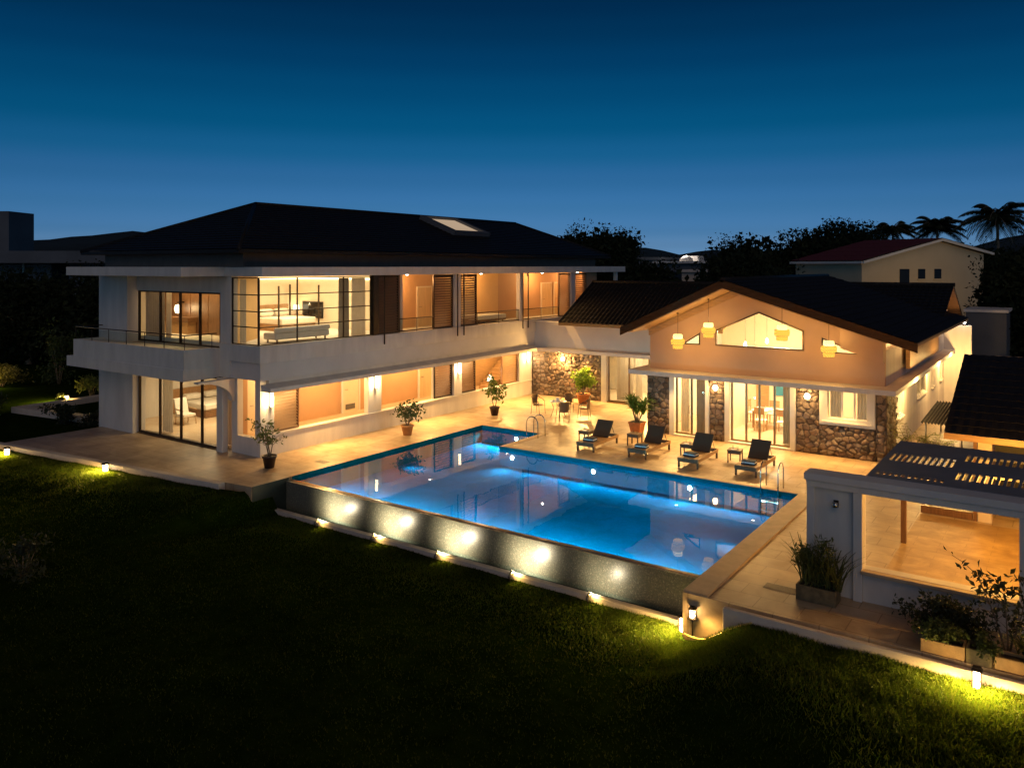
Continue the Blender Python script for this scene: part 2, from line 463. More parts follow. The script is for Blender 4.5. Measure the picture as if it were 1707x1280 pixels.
M['water'] = water_mat('pool_water', (.08, .90, .97), .32, 1.35)
M['trough'] = water_mat('trough_water', (.2, .5, .5), 0)
M['trough_bed'] = basic('trough_bed', (.03, .04, .03), .6)
M['stone'] = vcol('rubble_stone', .7, .5, 28.)
M['leaf'] = vcol('leaf', .5, 0, 3., .3)
M['leaf_far'] = vcol('far_leaf', .7, 0, 1., .1, .05)
M['grass'] = vcol('grass_blade', .6, 0, 2., .35, .08)
M['turf'] = basic('turf', (.006, .016, .0015), .95, .4, 2.2, .6, 30, spec=0., col2=(.016, .030, .003))
M['earth'] = basic('dark_earth', (.02, .022, .012), .95, .4, .3, spec=0.)
M['hill'] = basic('wooded_hill', (.012, .02, .02), .95, .4, .1)
M['palewall'] = basic('pale_house_wall', (.60, .48, .30), .8, .08, .3)
M['redroof'] = basic('red_roof_sheet', (.10, .02, .022), .6, .15, 1., stretch=(6, 1, 1))
M['concrete'] = basic('concrete', (.10, .105, .115), .8, .2, .4)
M['white_trim'] = basic('white_trim', (.7, .66, .58), .6, .05)
M['black'] = basic('dark_opening', (.01, .01, .01), .4, .1)
M['glow_w'] = emit('warm_glow', (1, .72, .36), 22)
M['glow_soft'] = emit('soft_lampshade', (1, .66, .28), 3.2)
M['glow_white'] = emit('white_glow', (1, .88, .72), 26)
M['glow_pool'] = emit('pool_lens', (.85, .95, 1), 60)
M['cove'] = emit('cove_strip', (1, .74, .4), 6)
M['shade_w'] = emit('lampshade_white', (1, .78, .48), 4.5)
M['shade_y'] = emit('straw_shade_lit', (1, .56, .07), 1.25)
M['shade_top'] = emit('straw_shade_top', (1, .80, .36), 2.6)
M['hose'] = basic('yellow_hose', (.55, .40, .12), .5, .1)
M['rope_light'] = basic('pale_rope', (.6, .5, .3), .6)
M['plate'] = basic('porcelain', (.78, .76, .72), .2, .03)
M['mural'] = basic('floral_wallpaper', (.72, .60, .42), .7, .05, 2.2, col2=(.42, .40, .34))
M['bottle'] = basic('green_bottle', (.05, .1, .05), .15)
M['tube'] = emit('glowing_tube', (1, .74, .42), 9)


def woven(name, col, strength):
    """lit woven straw: emission broken by horizontal strands and a diagonal weave"""
    m, nt, out = mat(name); L = nt.links.new
    tc = N(nt, 'ShaderNodeTexCoord'); w1 = N(nt, 'ShaderNodeTexWave', wave_type='BANDS', bands_direction='Z', i_Scale=9., i_Distortion=1.5, i_Detail=2.); L(tc.outputs['Object'], w1.inputs['Vector'])
    w2 = N(nt, 'ShaderNodeTexWave', wave_type='BANDS', bands_direction='DIAGONAL', i_Scale=7., i_Distortion=1.); L(tc.outputs['Object'], w2.inputs['Vector'])
    mu = N(nt, 'ShaderNodeMath', operation='MULTIPLY'); L(w1.outputs['Fac'], mu.inputs[0]); L(w2.outputs['Fac'], mu.inputs[1])
    mr = N(nt, 'ShaderNodeMapRange', i_To_Min=.45 * strength, i_To_Max=1.5 * strength); L(mu.outputs[0], mr.inputs[0])
    e = N(nt, 'ShaderNodeEmission'); e.inputs[0].default_value = c4(col); L(mr.outputs[0], e.inputs[1]); L(e.outputs[0], out.inputs[0])
    return m


M['shade_y'] = woven('straw_shade_lit', (1, .54, .07), 2.2)
M['shade_top'] = woven('straw_shade_top', (1, .74, .26), 4.)
M['wet_lip'] = basic('wet_lip_stone', (.20, .125, .07), .18, .2, 3., .1, 30)
M['unlit_end'] = basic('unlit_end_shade', (.03, .04, .035), .3, .2, 4.)  # dark colour standing in for the unlit terrace end face
M['slab'] = basic('pergola_slab', (.20, .20, .21), .8, .15, 1.)
M['wicker_mid'] = basic('brown_cane', (.17, .095, .04), .55, .3, 60., .5, 90)

SUN_EL, SUN_ROT = 35., 144.8
SKY_RAMP = [(0.0098, (0.341, 0.656, 1.238)), (0.0271, (0.228, 0.434, 0.826)), (0.0436, (0.15, 0.341, 0.661)), (0.0773, (0.109, 0.293, 0.525)), (0.1071, (0.079, 0.285, 0.47)), (0.1402, (0.029, 0.258, 0.396)), (0.1728, (0.006, 0.224, 0.326)), (0.2155, (0.003, 0.188, 0.279)), (0.248, (0.002, 0.15, 0.235)), (0.2838, (0.002, 0.12, 0.189)), (0.31, (0.002, 0.1, 0.163))]
SKY_RAMP.insert(0, (0., tuple(v * 1.1 for v in SKY_RAMP[0][1]))); SKY_RAMP.append((1., (.002, .04, .055)))
SKY_RAMP = [(z, (r, g * (.9 if .1 < z < .4 else 1), b * (.93 if .1 < z < .4 else 1))) for z, (r, g, b) in SKY_RAMP]

# ---------------------------------------------------------------- ground, lawn, paving
def smooth(a, b, t):
    t = np.clip((np.asarray(t, float) - a) / (b - a), 0, 1)
    return t * t * (3 - 2 * t)


def edge_y(x):
    """y of the lawn's upper edge (the paving) at x"""
    x = np.asarray(x, float)
    return np.where(x < -21.4, 13.9 + (x + 34.6) * (1.75 / 13.2), np.where(x < -6.9, 16.62, 16.0))


def lawn_z(x, y):
    x = np.asarray(x, float); y = np.asarray(y, float)
    l = smooth(-21.6, -20.8, x); r = smooth(-6.8, -5.2, x)
    base = -.16 * (1 - l) + -.96 * l * (1 - r) + -.23 * r * l
    d = np.clip(edge_y(x) - y, 0, 60)
    k = smooth(.4, 5.5, d)
    far = -.62 - .012 * d
    z = base * (1 - k) + far * k
    z = z + (vnoise(x * .5, y * .5, 3) - .5) * .16 * smooth(.6, 3, d) + (vnoise(x * 2.1, y * 2.1, 4) - .5) * .05
    return z


xs = np.r_[np.linspace(-60, -36, 25), np.linspace(-35, 8, 216), np.linspace(9, 30, 22)]
vs = np.linspace(0, 1, 100) ** 1.6
gx, gv = np.meshgrid(xs, vs, indexing='ij')
gy = edge_y(gx) + .02 - gv * 30
gz = lawn_z(gx, gy)
nv = len(vs); nxs = len(xs)
ii, jj = np.meshgrid(np.arange(nxs - 1), np.arange(nv - 1), indexing='ij')
q = (ii * nv + jj).ravel()
lawn = npmesh('lawn', np.c_[gx.ravel(), gy.ravel(), gz.ravel()], np.c_[q, q + 1, q + nv + 1, q + nv], M['turf'], smooth=True)
tag(lawn, 'dark sloping lawn in front of the pool terrace', 'lawn', kind='structure')

e = B(); n = 60
vsx = []
for i in range(n + 1):
    for j in range(n + 1):
        x = -900 + 1800 * i / n; y = -600 + 1900 * j / n
        vsx.append((x, y, -1.35))
e.add(vsx, [(i * (n + 1) + j, (i + 1) * (n + 1) + j, (i + 1) * (n + 1) + j + 1, i * (n + 1) + j + 1) for i in range(n) for j in range(n)])
tag(e.obj('ground', M['earth']), 'dark ground around the villa reaching the horizon', 'ground', kind='structure')

# higher garden ground to the left of and behind the houses
g = B()
g.wall('z', -1.2, -.12, -140, 60, 13.9, 240, [(-34.7, 60, 13.9, 52)])
tag(g.obj('garden_ground', M['turf']), 'grassy garden ground left of and behind the villa', 'ground', kind='structure')

# paving, cut out round the pool
p = B()
ux = [-34.6, -21.27, -18.2, -6.87, 9]; uy = [15.85, 16.1, 17.3, 25.0, 27.85, 52.]


def paved(i, j):
    cx = (ux[i] + ux[i + 1]) / 2; cy = (uy[j] + uy[j + 1]) / 2
    if cx < -21.27: return cy > 15.85
    if cx > -6.87: return cy > 16.0
    if cy < 25: return False
    if cy < 27.85 and cx < -18.2: return False
    return True


p.cells(ux, uy, paved, 'z', -1.15, 0.)
p.prism([(-34.6, 14.15), (-21.27, 15.85), (-34.6, 15.85)], 'z', -1.15, 0.)
patio = p.obj('patio', M['travertine'])
tag(patio, 'warm travertine terrace paving around the pool', 'patio', kind='structure')
k = B().prism([(-34.85, 13.87), (-22.4, 15.43), (-22.4, 15.69), (-34.85, 14.14)], 'z', -.4, .012)
tag(k.obj('terrace_kerb', M['kerb'], bevel=.015), 'pale stone kerb along the front of the left terrace', 'kerb', kind='structure')
k = B().box(-5.9, 9, 15.86, 15.995, -.6, -.02)
tag(k.obj('lawn_kerb', M['kerb'], bevel=.015), 'stone kerb between right terrace and lawn', 'kerb', kind='structure')
c = B().box(-3.55, 9, 18.1, 25.0, -.1, .006)
tag(c.obj('court_paving', M['court']), 'amber lit stone paving of the court behind the pergola wall', 'paving', kind='structure')

# sunken garden corner at the far left, edged by a white L-shaped kerb
k = B()
k.prism([(-42.1, 17.55), (-34.9, 18.55), (-34.9, 19.05), (-41.6, 18.1), (-41.9, 22.5), (-42.4, 22.5)], 'z', -.4, .16)
k.prism([(-42.4, 22.502), (-41.9, 22.502), (-41.2, 30.), (-41.7, 30.)], 'z', -.4, .158)
tag(k.obj('garden_kerb', M['kerb'], bevel=.02), 'white L-shaped kerb around the garden bed left of the house', 'kerb', kind='structure')

# ---------------------------------------------------------------- swimming pool
WZ = -.11
pool = thing('swimming_pool', 'blue lit infinity pool with a long mosaic overflow wall', 'swimming pool', (-14, 21, -1.6))
D = -.72
b = B().box(-21.45, -6.7, 17.312, 28.0, D - .15, D)
b.obj('pool_floor', M['pooltile'], pool)
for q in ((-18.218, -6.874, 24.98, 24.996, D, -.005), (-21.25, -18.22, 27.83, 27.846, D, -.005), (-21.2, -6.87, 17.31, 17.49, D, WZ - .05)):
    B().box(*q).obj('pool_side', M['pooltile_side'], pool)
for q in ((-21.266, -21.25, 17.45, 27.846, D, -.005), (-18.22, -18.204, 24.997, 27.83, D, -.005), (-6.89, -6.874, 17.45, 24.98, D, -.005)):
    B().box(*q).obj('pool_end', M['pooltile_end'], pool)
b = B().box(-21.25, -6.87, 17.2, 17.305, -1.15, WZ + .006)
b.obj('overflow_wall', M['mosaic'], pool)
b = B().box(-21.25, -6.87, 17.29, 17.44, WZ + .007, WZ + .016)
b.obj('overflow_lip', M['wet_lip'], pool)
B().box(-21.269, -21.252, 15.87, 17.3, -1.1, -.004).obj('unlit_end_face', M['unlit_end'], pool)  # thin dark sheet put over a face that is only unlit
b = B().box(-21.25, -6.87, 16.52, 16.72, -1.15, -.84)
b.obj('trough_kerb', M['kerb'], pool, bevel=.012)
b = B().box(-21.25, -6.87, 16.722, 17.198, -1.15, -1.04)
b.obj('trough_bed', M['trough_bed'], pool)
b = B().box(-21.24, -6.88, 16.724, 17.196, -1.0, -.955)
b.obj('trough_water', M['trough'], pool)
b = B(); b.box(-6.868, -6.32, 16.12, 25.05, -.9, .05)
b.obj('coping', M['coping'], pool, bevel=.012)
b = B(); b.box(-18.12, -6.868, 25.0, 25.22, -.002, .014); b.box(-18.12, -17.9, 25.22, 28.05, -.002, .014); b.box(-21.4, -18.12, 27.85, 28.05, -.002, .014)
b.obj('edge_stone', M['coping'], pool, bevel=.006)
# underwater lights on the far walls, and more added inside the overflow wall to even the glow
for i, (x, y, dy, z) in enumerate([(-14.05, 25., -1, -.36), (-10.4, 25., -1, -.36), (-19.4, 27.85, -1, -.36), (-17.6, 25., -1, -.36),
                                   (-8.6, 17.5, 1, -.4), (-11.6, 17.5, 1, -.4), (-14.6, 17.5, 1, -.4), (-17.6, 17.5, 1, -.4), (-20.3, 17.5, 1, -.4)]):
    q = B()
    prof = [(.0, .0), (.085, .0), (.11, .01), (.11, .03)]
    q.lathe([(r, z_) for r, z_ in prof], (0, 0, 0), 16)
    q.v = [(x + a, y + dy * (.035 - c), z + b_) for a, b_, c in q.v]
    rim = q.obj('pool_light', M['steel'], pool)
    q = B().lathe([(0, 0), (.07, 0), (.07, .012)], (0, 0, 0), 16); q.v = [(x + a, y + dy * (.05 - c), z + b_) for a, b_, c in q.v]
    q.obj('lens', M['glow_pool'], rim)
    spot((x, y + dy * .09, z), (x, y + dy * 4, z - .7), 160 if dy < 0 else 200, (.38, .90, 1.), 74, 1., .05)
PB = (.16, .80, 1.)
def toward(v): return Vector(v).to_track_quat('-Z', 'Z').to_euler()
for loc, L_, v, pw in (((-14.07, 17.56, -.34), 14, (0, 1, -.34), 560), ((-12.5, 24.94, -.34), 11, (0, -1, -.34), 130), ((-19.7, 27.8, -.34), 3, (0, -1, -.34), 110),
                       ((-21.2, 22.6, -.34), 10, (1, 0, -.34), 150), ((-6.95, 21.2, -.34), 7, (-1, 0, -.34), 110)):
    area(loc, L_, .10, pw, PB, toward(v), 'pool_fill', 72)  # unseen strips without fittings, added to even out the water's glow
wb = B()
wb.cells([-21.268, -18.2, -6.872], [17.302, 25.0, 27.848], lambda i, j: not (i == 1 and j == 1), 'z', D + .004, WZ)
w = wb.obj('water', M['water'])
tag(w, 'still blue water of the infinity pool', 'water', kind='structure')


def ladder(loc, rz, label):
    t = thing('pool_ladder', label, 'pool ladder', loc)
    for sx in (-.27, .27):
        pts = [(sx, .42, .0), (sx, .42, .35)]
        for k_ in range(9):
            a = PI * k_ / 8; pts.append((sx, .14 + .28 * math.cos(a), .55 + .30 * math.sin(a)))
        pts += [(sx, -.14, .3), (sx, -.14, -1.1)]
        pts = [(loc[0] + x, loc[1] + y, z) for x, y, z in pts]
        B().tube(pts, .021, 8).obj('handrail', M['steel'], t)
    for z in (-.35, -.62, -.9):
        B().box(loc[0] - .27, loc[0] + .27, loc[1] - .18, loc[1] - .10, z - .015, z + .015).obj('rung', M['steel'], t)
    t.rotation_euler = (0, 0, rz)
    return t


ladder((-7.75, 25.02, 0), 0, 'chrome ladder at the right corner of the pool beside the raised coping')
ladder((-18.2, 27.3, 0), -PI / 2, 'chrome ladder at the narrow far arm of the pool near the round table')

# ---------------------------------------------------------------- rubble stone panel
def rubble(name, parent, u0, u1, z0, z1, plane, axis='y', cell=.21, depth=.11, seed=1):
    """stone-faced sheet on the wall plane, facing -y or +x, every stone bulging out with its own colour"""
    res = .028
    nu = int((u1 - u0) / res) + 1; nz_ = int((z1 - z0) / res) + 1
    U, Z = np.meshgrid(np.linspace(u0, u1, nu), np.linspace(z0, z1, nz_), indexing='ij')
    r = np.random.default_rng(seed)
    wu, wz = cell * 1.25, cell
    gi = int((u1 - u0) / wu) + 6; gj = int((z1 - z0) / wz) + 6
    jit = r.random((gi, gj, 2)); hgt = r.random((gi, gj)); tone = r.random((gi, gj)); hue = r.random((gi, gj)); tilt = (r.random((gi, gj, 2)) - .5)
    wob = (vnoise(U * 9, Z * 9, seed) - .5) * .06; wob2 = (vnoise(U * 9 + 50, Z * 9, seed) - .5) * .06
    a = (U + wob - u0) / wu + 2; c_ = (Z + wob2 - z0) / wz + 2
    ai = np.floor(a).astype(int); ci = np.floor(c_).astype(int)
    f1 = np.full(U.shape, 9.); f2 = np.full(U.shape, 9.); bi = np.zeros(U.shape, int); bj = np.zeros(U.shape, int); du = np.zeros(U.shape); dz = np.zeros(U.shape)
    for di in (-1, 0, 1):
        for dj in (-1, 0, 1):
            i_ = np.clip(ai + di, 0, gi - 1); j_ = np.clip(ci + dj, 0, gj - 1)
            pu = i_ + .1 + .8 * jit[i_, j_, 0] + .25 * (j_ % 2); pz = j_ + .1 + .8 * jit[i_, j_, 1]
            d = np.hypot((a - pu), (c_ - pz))
            m_ = d < f1
            f2 = np.where(m_, f1, np.minimum(f2, d)); bi = np.where(m_, i_, bi); bj = np.where(m_, j_, bj)
            du = np.where(m_, a - pu, du); dz = np.where(m_, c_ - pz, dz); f1 = np.where(m_, d, f1)
    gap = np.clip((f2 - f1) * 3.2, 0, 1)
    h = np.sqrt(gap) * (.45 + .55 * hgt[bi, bj]) * depth + gap * (tilt[bi, bj, 0] * du + tilt[bi, bj, 1] * dz) * depth * 1.2
    h += (vnoise(U * 22, Z * 22, seed + 5) - .5) * .016 * gap
    edge = np.minimum(np.minimum(U - u0, u1 - U), np.minimum(Z - z0, z1 - Z)); h *= np.clip(edge / .03, 0, 1)
    h = np.maximum(h, .002) + .004
    t = .35 + .75 * tone[bi, bj]; w_ = hue[bi, bj][..., None]
    colr = ((1 - w_) * np.array([.25, .17, .115]) + w_ * np.array([.20, .16, .13])) * t[..., None]
    mort = np.array([.03, .023, .018])
    g_ = np.clip(gap * 2.2, 0, 1)[..., None]
    colr = mort * (1 - g_) + colr * g_
    co = np.c_[U.ravel(), (plane - h).ravel(), Z.ravel()] if axis == 'y' else np.c_[(plane + h).ravel(), U.ravel(), Z.ravel()]
    i2, j2 = np.meshgrid(np.arange(nu - 1), np.arange(nz_ - 1), indexing='ij'); q_ = (i2 * nz_ + j2).ravel()
    return npmesh(name, co, np.c_[q_, q_ + nz_, q_ + nz_ + 1, q_ + 1], M['stone'], parent, True, colr.reshape(-1, 3))


def roof_sheet(b, p00, p10, p11, p01, waves, rows, amp=.03, step=.03, per=6):
    """tiled slope over a quad: ribs run from p00-p10 (eave) up to p01-p11 (ridge), tile courses step down"""
    P = [Vector(v) for v in (p00, p10, p11, p01)]
    nrm = (P[1] - P[0]).cross(P[3] - P[0]).normalized()
    if nrm.z < 0: nrm = -nrm
    nu = max(2, waves * per if waves else 2)
    vs = []; fs = []
    for j in range(rows):
        for (v, s_) in ((j / rows, step), ((j + 1) / rows, 0.)):
            for i in range(nu + 1):
                u = i / nu
                q_ = (P[0] * (1 - u) + P[1] * u) * (1 - v) + (P[3] * (1 - u) + P[2] * u) * v
                o = s_ + (amp * (.5 + .5 * math.cos(2 * PI * u * waves)) if waves else 0)
                vs.append(q_ + nrm * (o + .004))
    for r_ in range(2 * rows - 1):
        for i in range(nu):
            a = r_ * (nu + 1) + i
            fs.append((a, a + 1, a + nu + 2, a + nu + 1))
    b.add(vs, fs)
    return b


def curtain(name_label, x0, y0, x1, y1, z0, z1, folds, mat_='curtain', amp=.05, group='curtains behind the glass'):
    """hanging pleated curtain between two plan points"""
    n_ = folds * 8; vs = []; d = Vector((x1 - x0, y1 - y0, 0)); L_ = d.length; d.normalize(); nn = Vector((-d.y, d.x, 0))
    for z, k_ in ((z0, 1.25), ((z0 + z1) / 2, 1.), (z1, .7)):
        for i in range(n_ + 1):
            t = i / n_
            o = amp * k_ * (math.sin(2 * PI * t * folds) + .35 * math.sin(2 * PI * t * folds * .37 + 1))
            vs.append((x0 + d.x * t * L_ + nn.x * o, y0 + d.y * t * L_ + nn.y * o, z))
    b = B(); fs = [(r * (n_ + 1) + i, r * (n_ + 1) + i + 1, (r + 1) * (n_ + 1) + i + 1, (r + 1) * (n_ + 1) + i) for r in range(2) for i in range(n_)]
    b.add(vs, fs, True)
    return tag(b.obj('curtain', M[mat_]), name_label, 'curtain', group)


def louvre(parent, axis, plane, u0, u1, z0, z1, mt='louvre', gap=.10, frame=.06, th=.05):
    """framed shutter of tilted slats in the plane x=plane"""
    f = B()
    P = lambda a0, a1, z_0, z_1, d0, d1: (f.box(d0, d1, a0, a1, z_0, z_1) if axis == 'x' else f.box(a0, a1, d0, d1, z_0, z_1))
    d0, d1 = plane - th, plane + th
    P(u0, u0 + frame, z0, z1, d0, d1); P(u1 - frame, u1, z0, z1, d0, d1)
    P(u0 + frame, u1 - frame, z0, z0 + frame, d0, d1); P(u0 + frame, u1 - frame, z1 - frame, z1, d0, d1)
    fr = f.obj('louvre_shutter', M['metal_dark' if mt == 'louvre' else 'wood'], parent)
    s_ = B(); z = z0 + frame + .05
    while z < z1 - frame - .02:
        a, c_ = u0 + frame, u1 - frame
        prof = [(-.04, -.040), (.04, .040), (.04, .050), (-.04, -.030)] if axis == 'x' else [(.04, -.040), (-.04, .040), (-.04, .050), (.04, -.030)]
        # slat leans down and outward so that the court sees its upper face
        if axis == 'x': s_.add([(plane + d, u, z - e_) for u in (a, c_) for d, e_ in prof], [(0, 1, 2, 3), (7, 6, 5, 4), (0, 4, 5, 1), (1, 5, 6, 2), (2, 6, 7, 3), (3, 7, 4, 0)])
        else: s_.add([(u, plane + d, z - e_) for u in (a, c_) for d, e_ in prof], [(0, 1, 2, 3), (7, 6, 5, 4), (0, 4, 5, 1), (1, 5, 6, 2), (2, 6, 7, 3), (3, 7, 4, 0)])
        z += gap
    s_.obj('slat', M[mt], fr)
    return fr


def grid_frame(parent, name, axis, plane, us, zs, w=.045, d=.06, mt='metal_dark'):
    """window or door frame: bars at us and zs in the plane, as one mesh; returns it"""
    f = B()
    for u in us:
        if axis == 'x': f.box(plane - d / 2, plane + d / 2, u - w / 2, u + w / 2, zs[0] - w / 2, zs[-1] + w / 2)
        else: f.box(u - w / 2, u + w / 2, plane - d / 2, plane + d / 2, zs[0] - w / 2, zs[-1] + w / 2)
    for z in zs:
        for a, c_ in zip(us[:-1], us[1:]):
            if axis == 'x': f.box(plane - d / 2 + .004, plane + d / 2 - .004, a + w / 2, c_ - w / 2, z - w / 2, z + w / 2)
            else: f.box(a + w / 2, c_ - w / 2, plane - d / 2 + .004, plane + d / 2 - .004, z - w / 2, z + w / 2)
    return f.obj(name, M[mt], parent)


def pane(parent, axis, plane, u0, u1, z0, z1, mt='glass'):
    b = B()
    if axis == 'x': b.box(plane - .004, plane + .004, u0, u1, z0, z1)
    else: b.box(u0, u1, plane - .004, plane + .004, z0, z1)
    return b.obj('pane', M[mt], parent)

# ================================================================ TWO-STOREY HOUSE
H = thing('two_storey_house', 'long white two-storey villa with dark hipped roof and glazed corner bedroom', 'house', (-29.5, 30, 0))
# outer shell
b = B()
b.wall('x', -34.85, -34.6, 18.06, 45.5, -.2, 6.6, [])
b.box(-34.6, -26.2, 45.25, 45.5, -.2, 6.6)
b.obj('side_wall', M['white'], H)
b = B()
b.prism([(-34.597, 18.06), (-32.14, 18.06), (-32.14, 18.62), (-34.597, 18.62)], 'z', 0, 2.8)
b.obj('front_wall', M['white'], H)
b = B().box(-34.597, -32.56, 18.06, 18.62, 3.8, 6.598); b.box(-26.458, -25.822, 18.28, 18.62, 2.803, 4.07)
b.box(-32.558, -25.82, 18.48, 18.62, 5.96, 6.598); b.box(-26.70, -25.82, 18.48, 18.62, 3.83, 5.958)
b.obj('balcony_wall', M['white'], H)
# corner with window, sill wall, columns
b = B()
b.wall('y', 18.45, 18.7, -25.95, -24.25, 0, 2.8, [(-25.6, -24.55, .66, 2.805)])
b.box(-24.5, -24.25, 18.7, 36.28, 0, .74)
b.obj('sill_wall', M['white'], H)
b = B().box(-24.52, -24.2, 18.703, 36.28, .742, .79)
b.obj('window_sill', M['white_trim'], H, bevel=.008)
for (y0, y1) in ((18.703, 19.07), (23.89, 24.68), (29.57, 30.16), (35.07, 36.28)):
    B().box(-24.5, -24.25, y0, y1, .792, 2.436).obj('column', M['white'], H, bevel=.01)
B().box(-26.42, -26.05, 18.12, 18.35, 0, 2.78).obj('column', M['white'], H, bevel=.01)
# corridor behind the columns
b = B().box(-26.2, -26.0, 18.7, 45.25, 0, 2.8); b.box(-25.998, -25.6, 18.7, 18.9, .6, 2.8)
b.obj('corridor_wall', M['tan'], H)
B().box(-25.998, -24.502, 18.7, 36.28, .02, .6).obj('corridor_floor', M['inner_floor'], H)
for (y0, y1, m_) in ((24.05, 24.98, 'door_white'), (29.0, 30.25, 'door'), (19.15, 20.0, 'door_white')):
    d = B().box(-25.998, -25.95, y0, y1, .6, 2.72).obj('door', M[m_], H)
    f = B(); f.box(-25.998, -25.93, y0 - .08, y0 - .002, .6, 2.79); f.box(-25.998, -25.93, y1 + .002, y1 + .08, .6, 2.79); f.box(-25.998, -25.93, y0, y1, 2.722, 2.79)
    f.obj('door_frame', M['white_trim'], d)
    B().tube([(-25.95, y0 + .12, 1.6), (-25.90, y0 + .12, 1.6), (-25.90, y0 + .24, 1.6)], .012).obj('handle', M['steel'], d)
v = B().box(-25.95, -25.935, 24.2, 24.75, .72, .95).obj('vent_grille', M['grey_metal'], H)
b = B()
for i in range(7): b.box(-25.9, -24.95, 33.75 + i * .26, 35.9, .602 + i * .17, .602 + (i + 1) * .17 - .002)
b.obj('staircase', M['wood_pale'], H)
B().box(-25.998, -25.97, 33.4, 36.2, .604, 2.79).obj('wall_panel', M['wood_pale'], H)
for (y0, y1, m_) in ((19.09, 20.33, 'louvre_pale'), (28.27, 29.55, 'louvre'), (30.18, 31.40, 'louvre'), (33.65, 35.05, 'louvre_pale')):
    louvre(H, 'x', -24.42, y0, y1, .80, 2.43, m_, .115)
B().box(-24.45, -24.39, 28.16, 28.24, .8, 2.43).obj('shutter_post', M['white_trim'], H)
# floor slab and bands
B().box(-34.598, -24.4, 18.72, 45.24, 2.802, 4.03).obj('floor_slab', M['ceil'], H)
b = B(); b.prism([(-25.82, 18.26), (-24.02, 18.26), (-24.02, 43.6), (-24.38, 43.6), (-24.38, 18.70), (-25.82, 18.70)], 'z', 3.44, 4.07)
b.obj('parapet', M['white'], H, bevel=.012)
b = B(); b.prism([(-25.95, 18.34), (-24.1, 18.34), (-24.1, 36.3), (-24.39, 36.3), (-24.39, 18.71), (-25.95, 18.71)], 'z', 2.803, 3.438)
b.obj('lower_band', M['white2'], H)
b = B(); b.prism([(-24.098, 2.68), (-23.56, 2.58), (-23.56, 2.44), (-24.098, 2.44)], 'y', 18.36, 36.2)
b.box(-24.50, -24.1, 18.72, 36.28, 2.44, 2.80)
b.obj('canopy', M['white'], H, bevel=.006)
# balcony
bal = B(); bal.box(-34.95, -26.42, 16.74, 18.055, 2.78, 3.2)
bal.box(-34.5, -26.46, 16.80, 18.055, 3.2, 3.82); bal.box(-34.5, -26.46, 16.80, 16.95, 3.82, 3.91); bal.box(-26.60, -26.46, 16.95, 18.055, 3.82, 3.91); bal.box(-34.5, -34.36, 16.95, 18.055, 3.82, 3.91)
bal.box(-26.9, -26.462, 18.056, 18.279, 2.79, 3.88)
balc = bal.obj('balcony', M['white'], H)
r = B(); zr = 4.44
r.tube([(-34.43, 18.0, zr), (-34.43, 16.87, zr), (-26.53, 16.87, zr), (-26.53, 18.2, zr)], .022, 8)
for x in np.linspace(-34.43, -26.53, 7): r.tube([(x, 16.87, 3.9), (x, 16.87, zr)], .016, 6)
r.tube([(-26.53, 18.0, 3.9), (-26.53, 18.0, zr)], .016, 6)
rl = r.obj('railing', M['metal_dark'], balc)
g = B(); g.box(-34.38, -26.58, 16.866, 16.874, 3.95, 4.38); g.box(-26.534, -26.526, 16.9, 17.95, 3.95, 4.38)
g.obj('railing_glass', M['rail_glass'], balc)
prof = [(18.44, 2.778), (16.9, 2.778), (16.9, 2.72)]
for i in range(1, 9):
    a = i / 8 * PI / 2
    prof.append((16.9 + 1.42 * math.sin(a) * 1.0, 1.98 + .74 * math.cos(a)))
prof += [(18.44, 1.9)]
B().prism(prof, 'x', -26.0, -25.72).obj('arch_bracket', M['white'], H)
# sliding doors
for (y, us, z0, z1) in ((18.55, [-32.46, -30.87, -29.45, -28.10, -26.75], 3.87, 5.93), (18.36, [-32.10, -30.58, -29.09, -27.68, -26.46], .08, 2.72)):
    fr = grid_frame(H, 'sliding_door', 'y', y, us, [z0, z1], .065, .09, 'metal_dark')
    for a, c_ in zip(us[:-1], us[1:]): pane(fr, 'y', y, a + .04, c_ - .04, z0 + .04, z1 - .04)
B().box(-32.13, -26.43, 18.25, 18.62, .012, .04).obj('threshold', M['frame_al'], H)
B().box(-32.14, -26.43, 18.30, 18.42, 2.765, 2.798).obj('lintel', M['metal_dark'], H)
# corner window of the upper bedroom
zs = [4.10, 4.74, 5.32, 5.93, 6.55]
fr = grid_frame(H, 'corner_window', 'x', -24.2, [18.36, 20.10, 22.45, 24.01], zs, .038, .05)
pane(fr, 'x', -24.2, 18.38, 23.98, 4.12, 6.54)
f2 = grid_frame(fr, 'corner_frame', 'y', 18.36, [-25.76, -24.24], zs, .038, .05)
pane(fr, 'y', 18.36, -25.74, -24.24, 4.12, 6.54)
b = B().box(-26.0, -25.80, 18.30, 18.478, 4.08, 6.598).obj('window_jamb', M['white'], H)
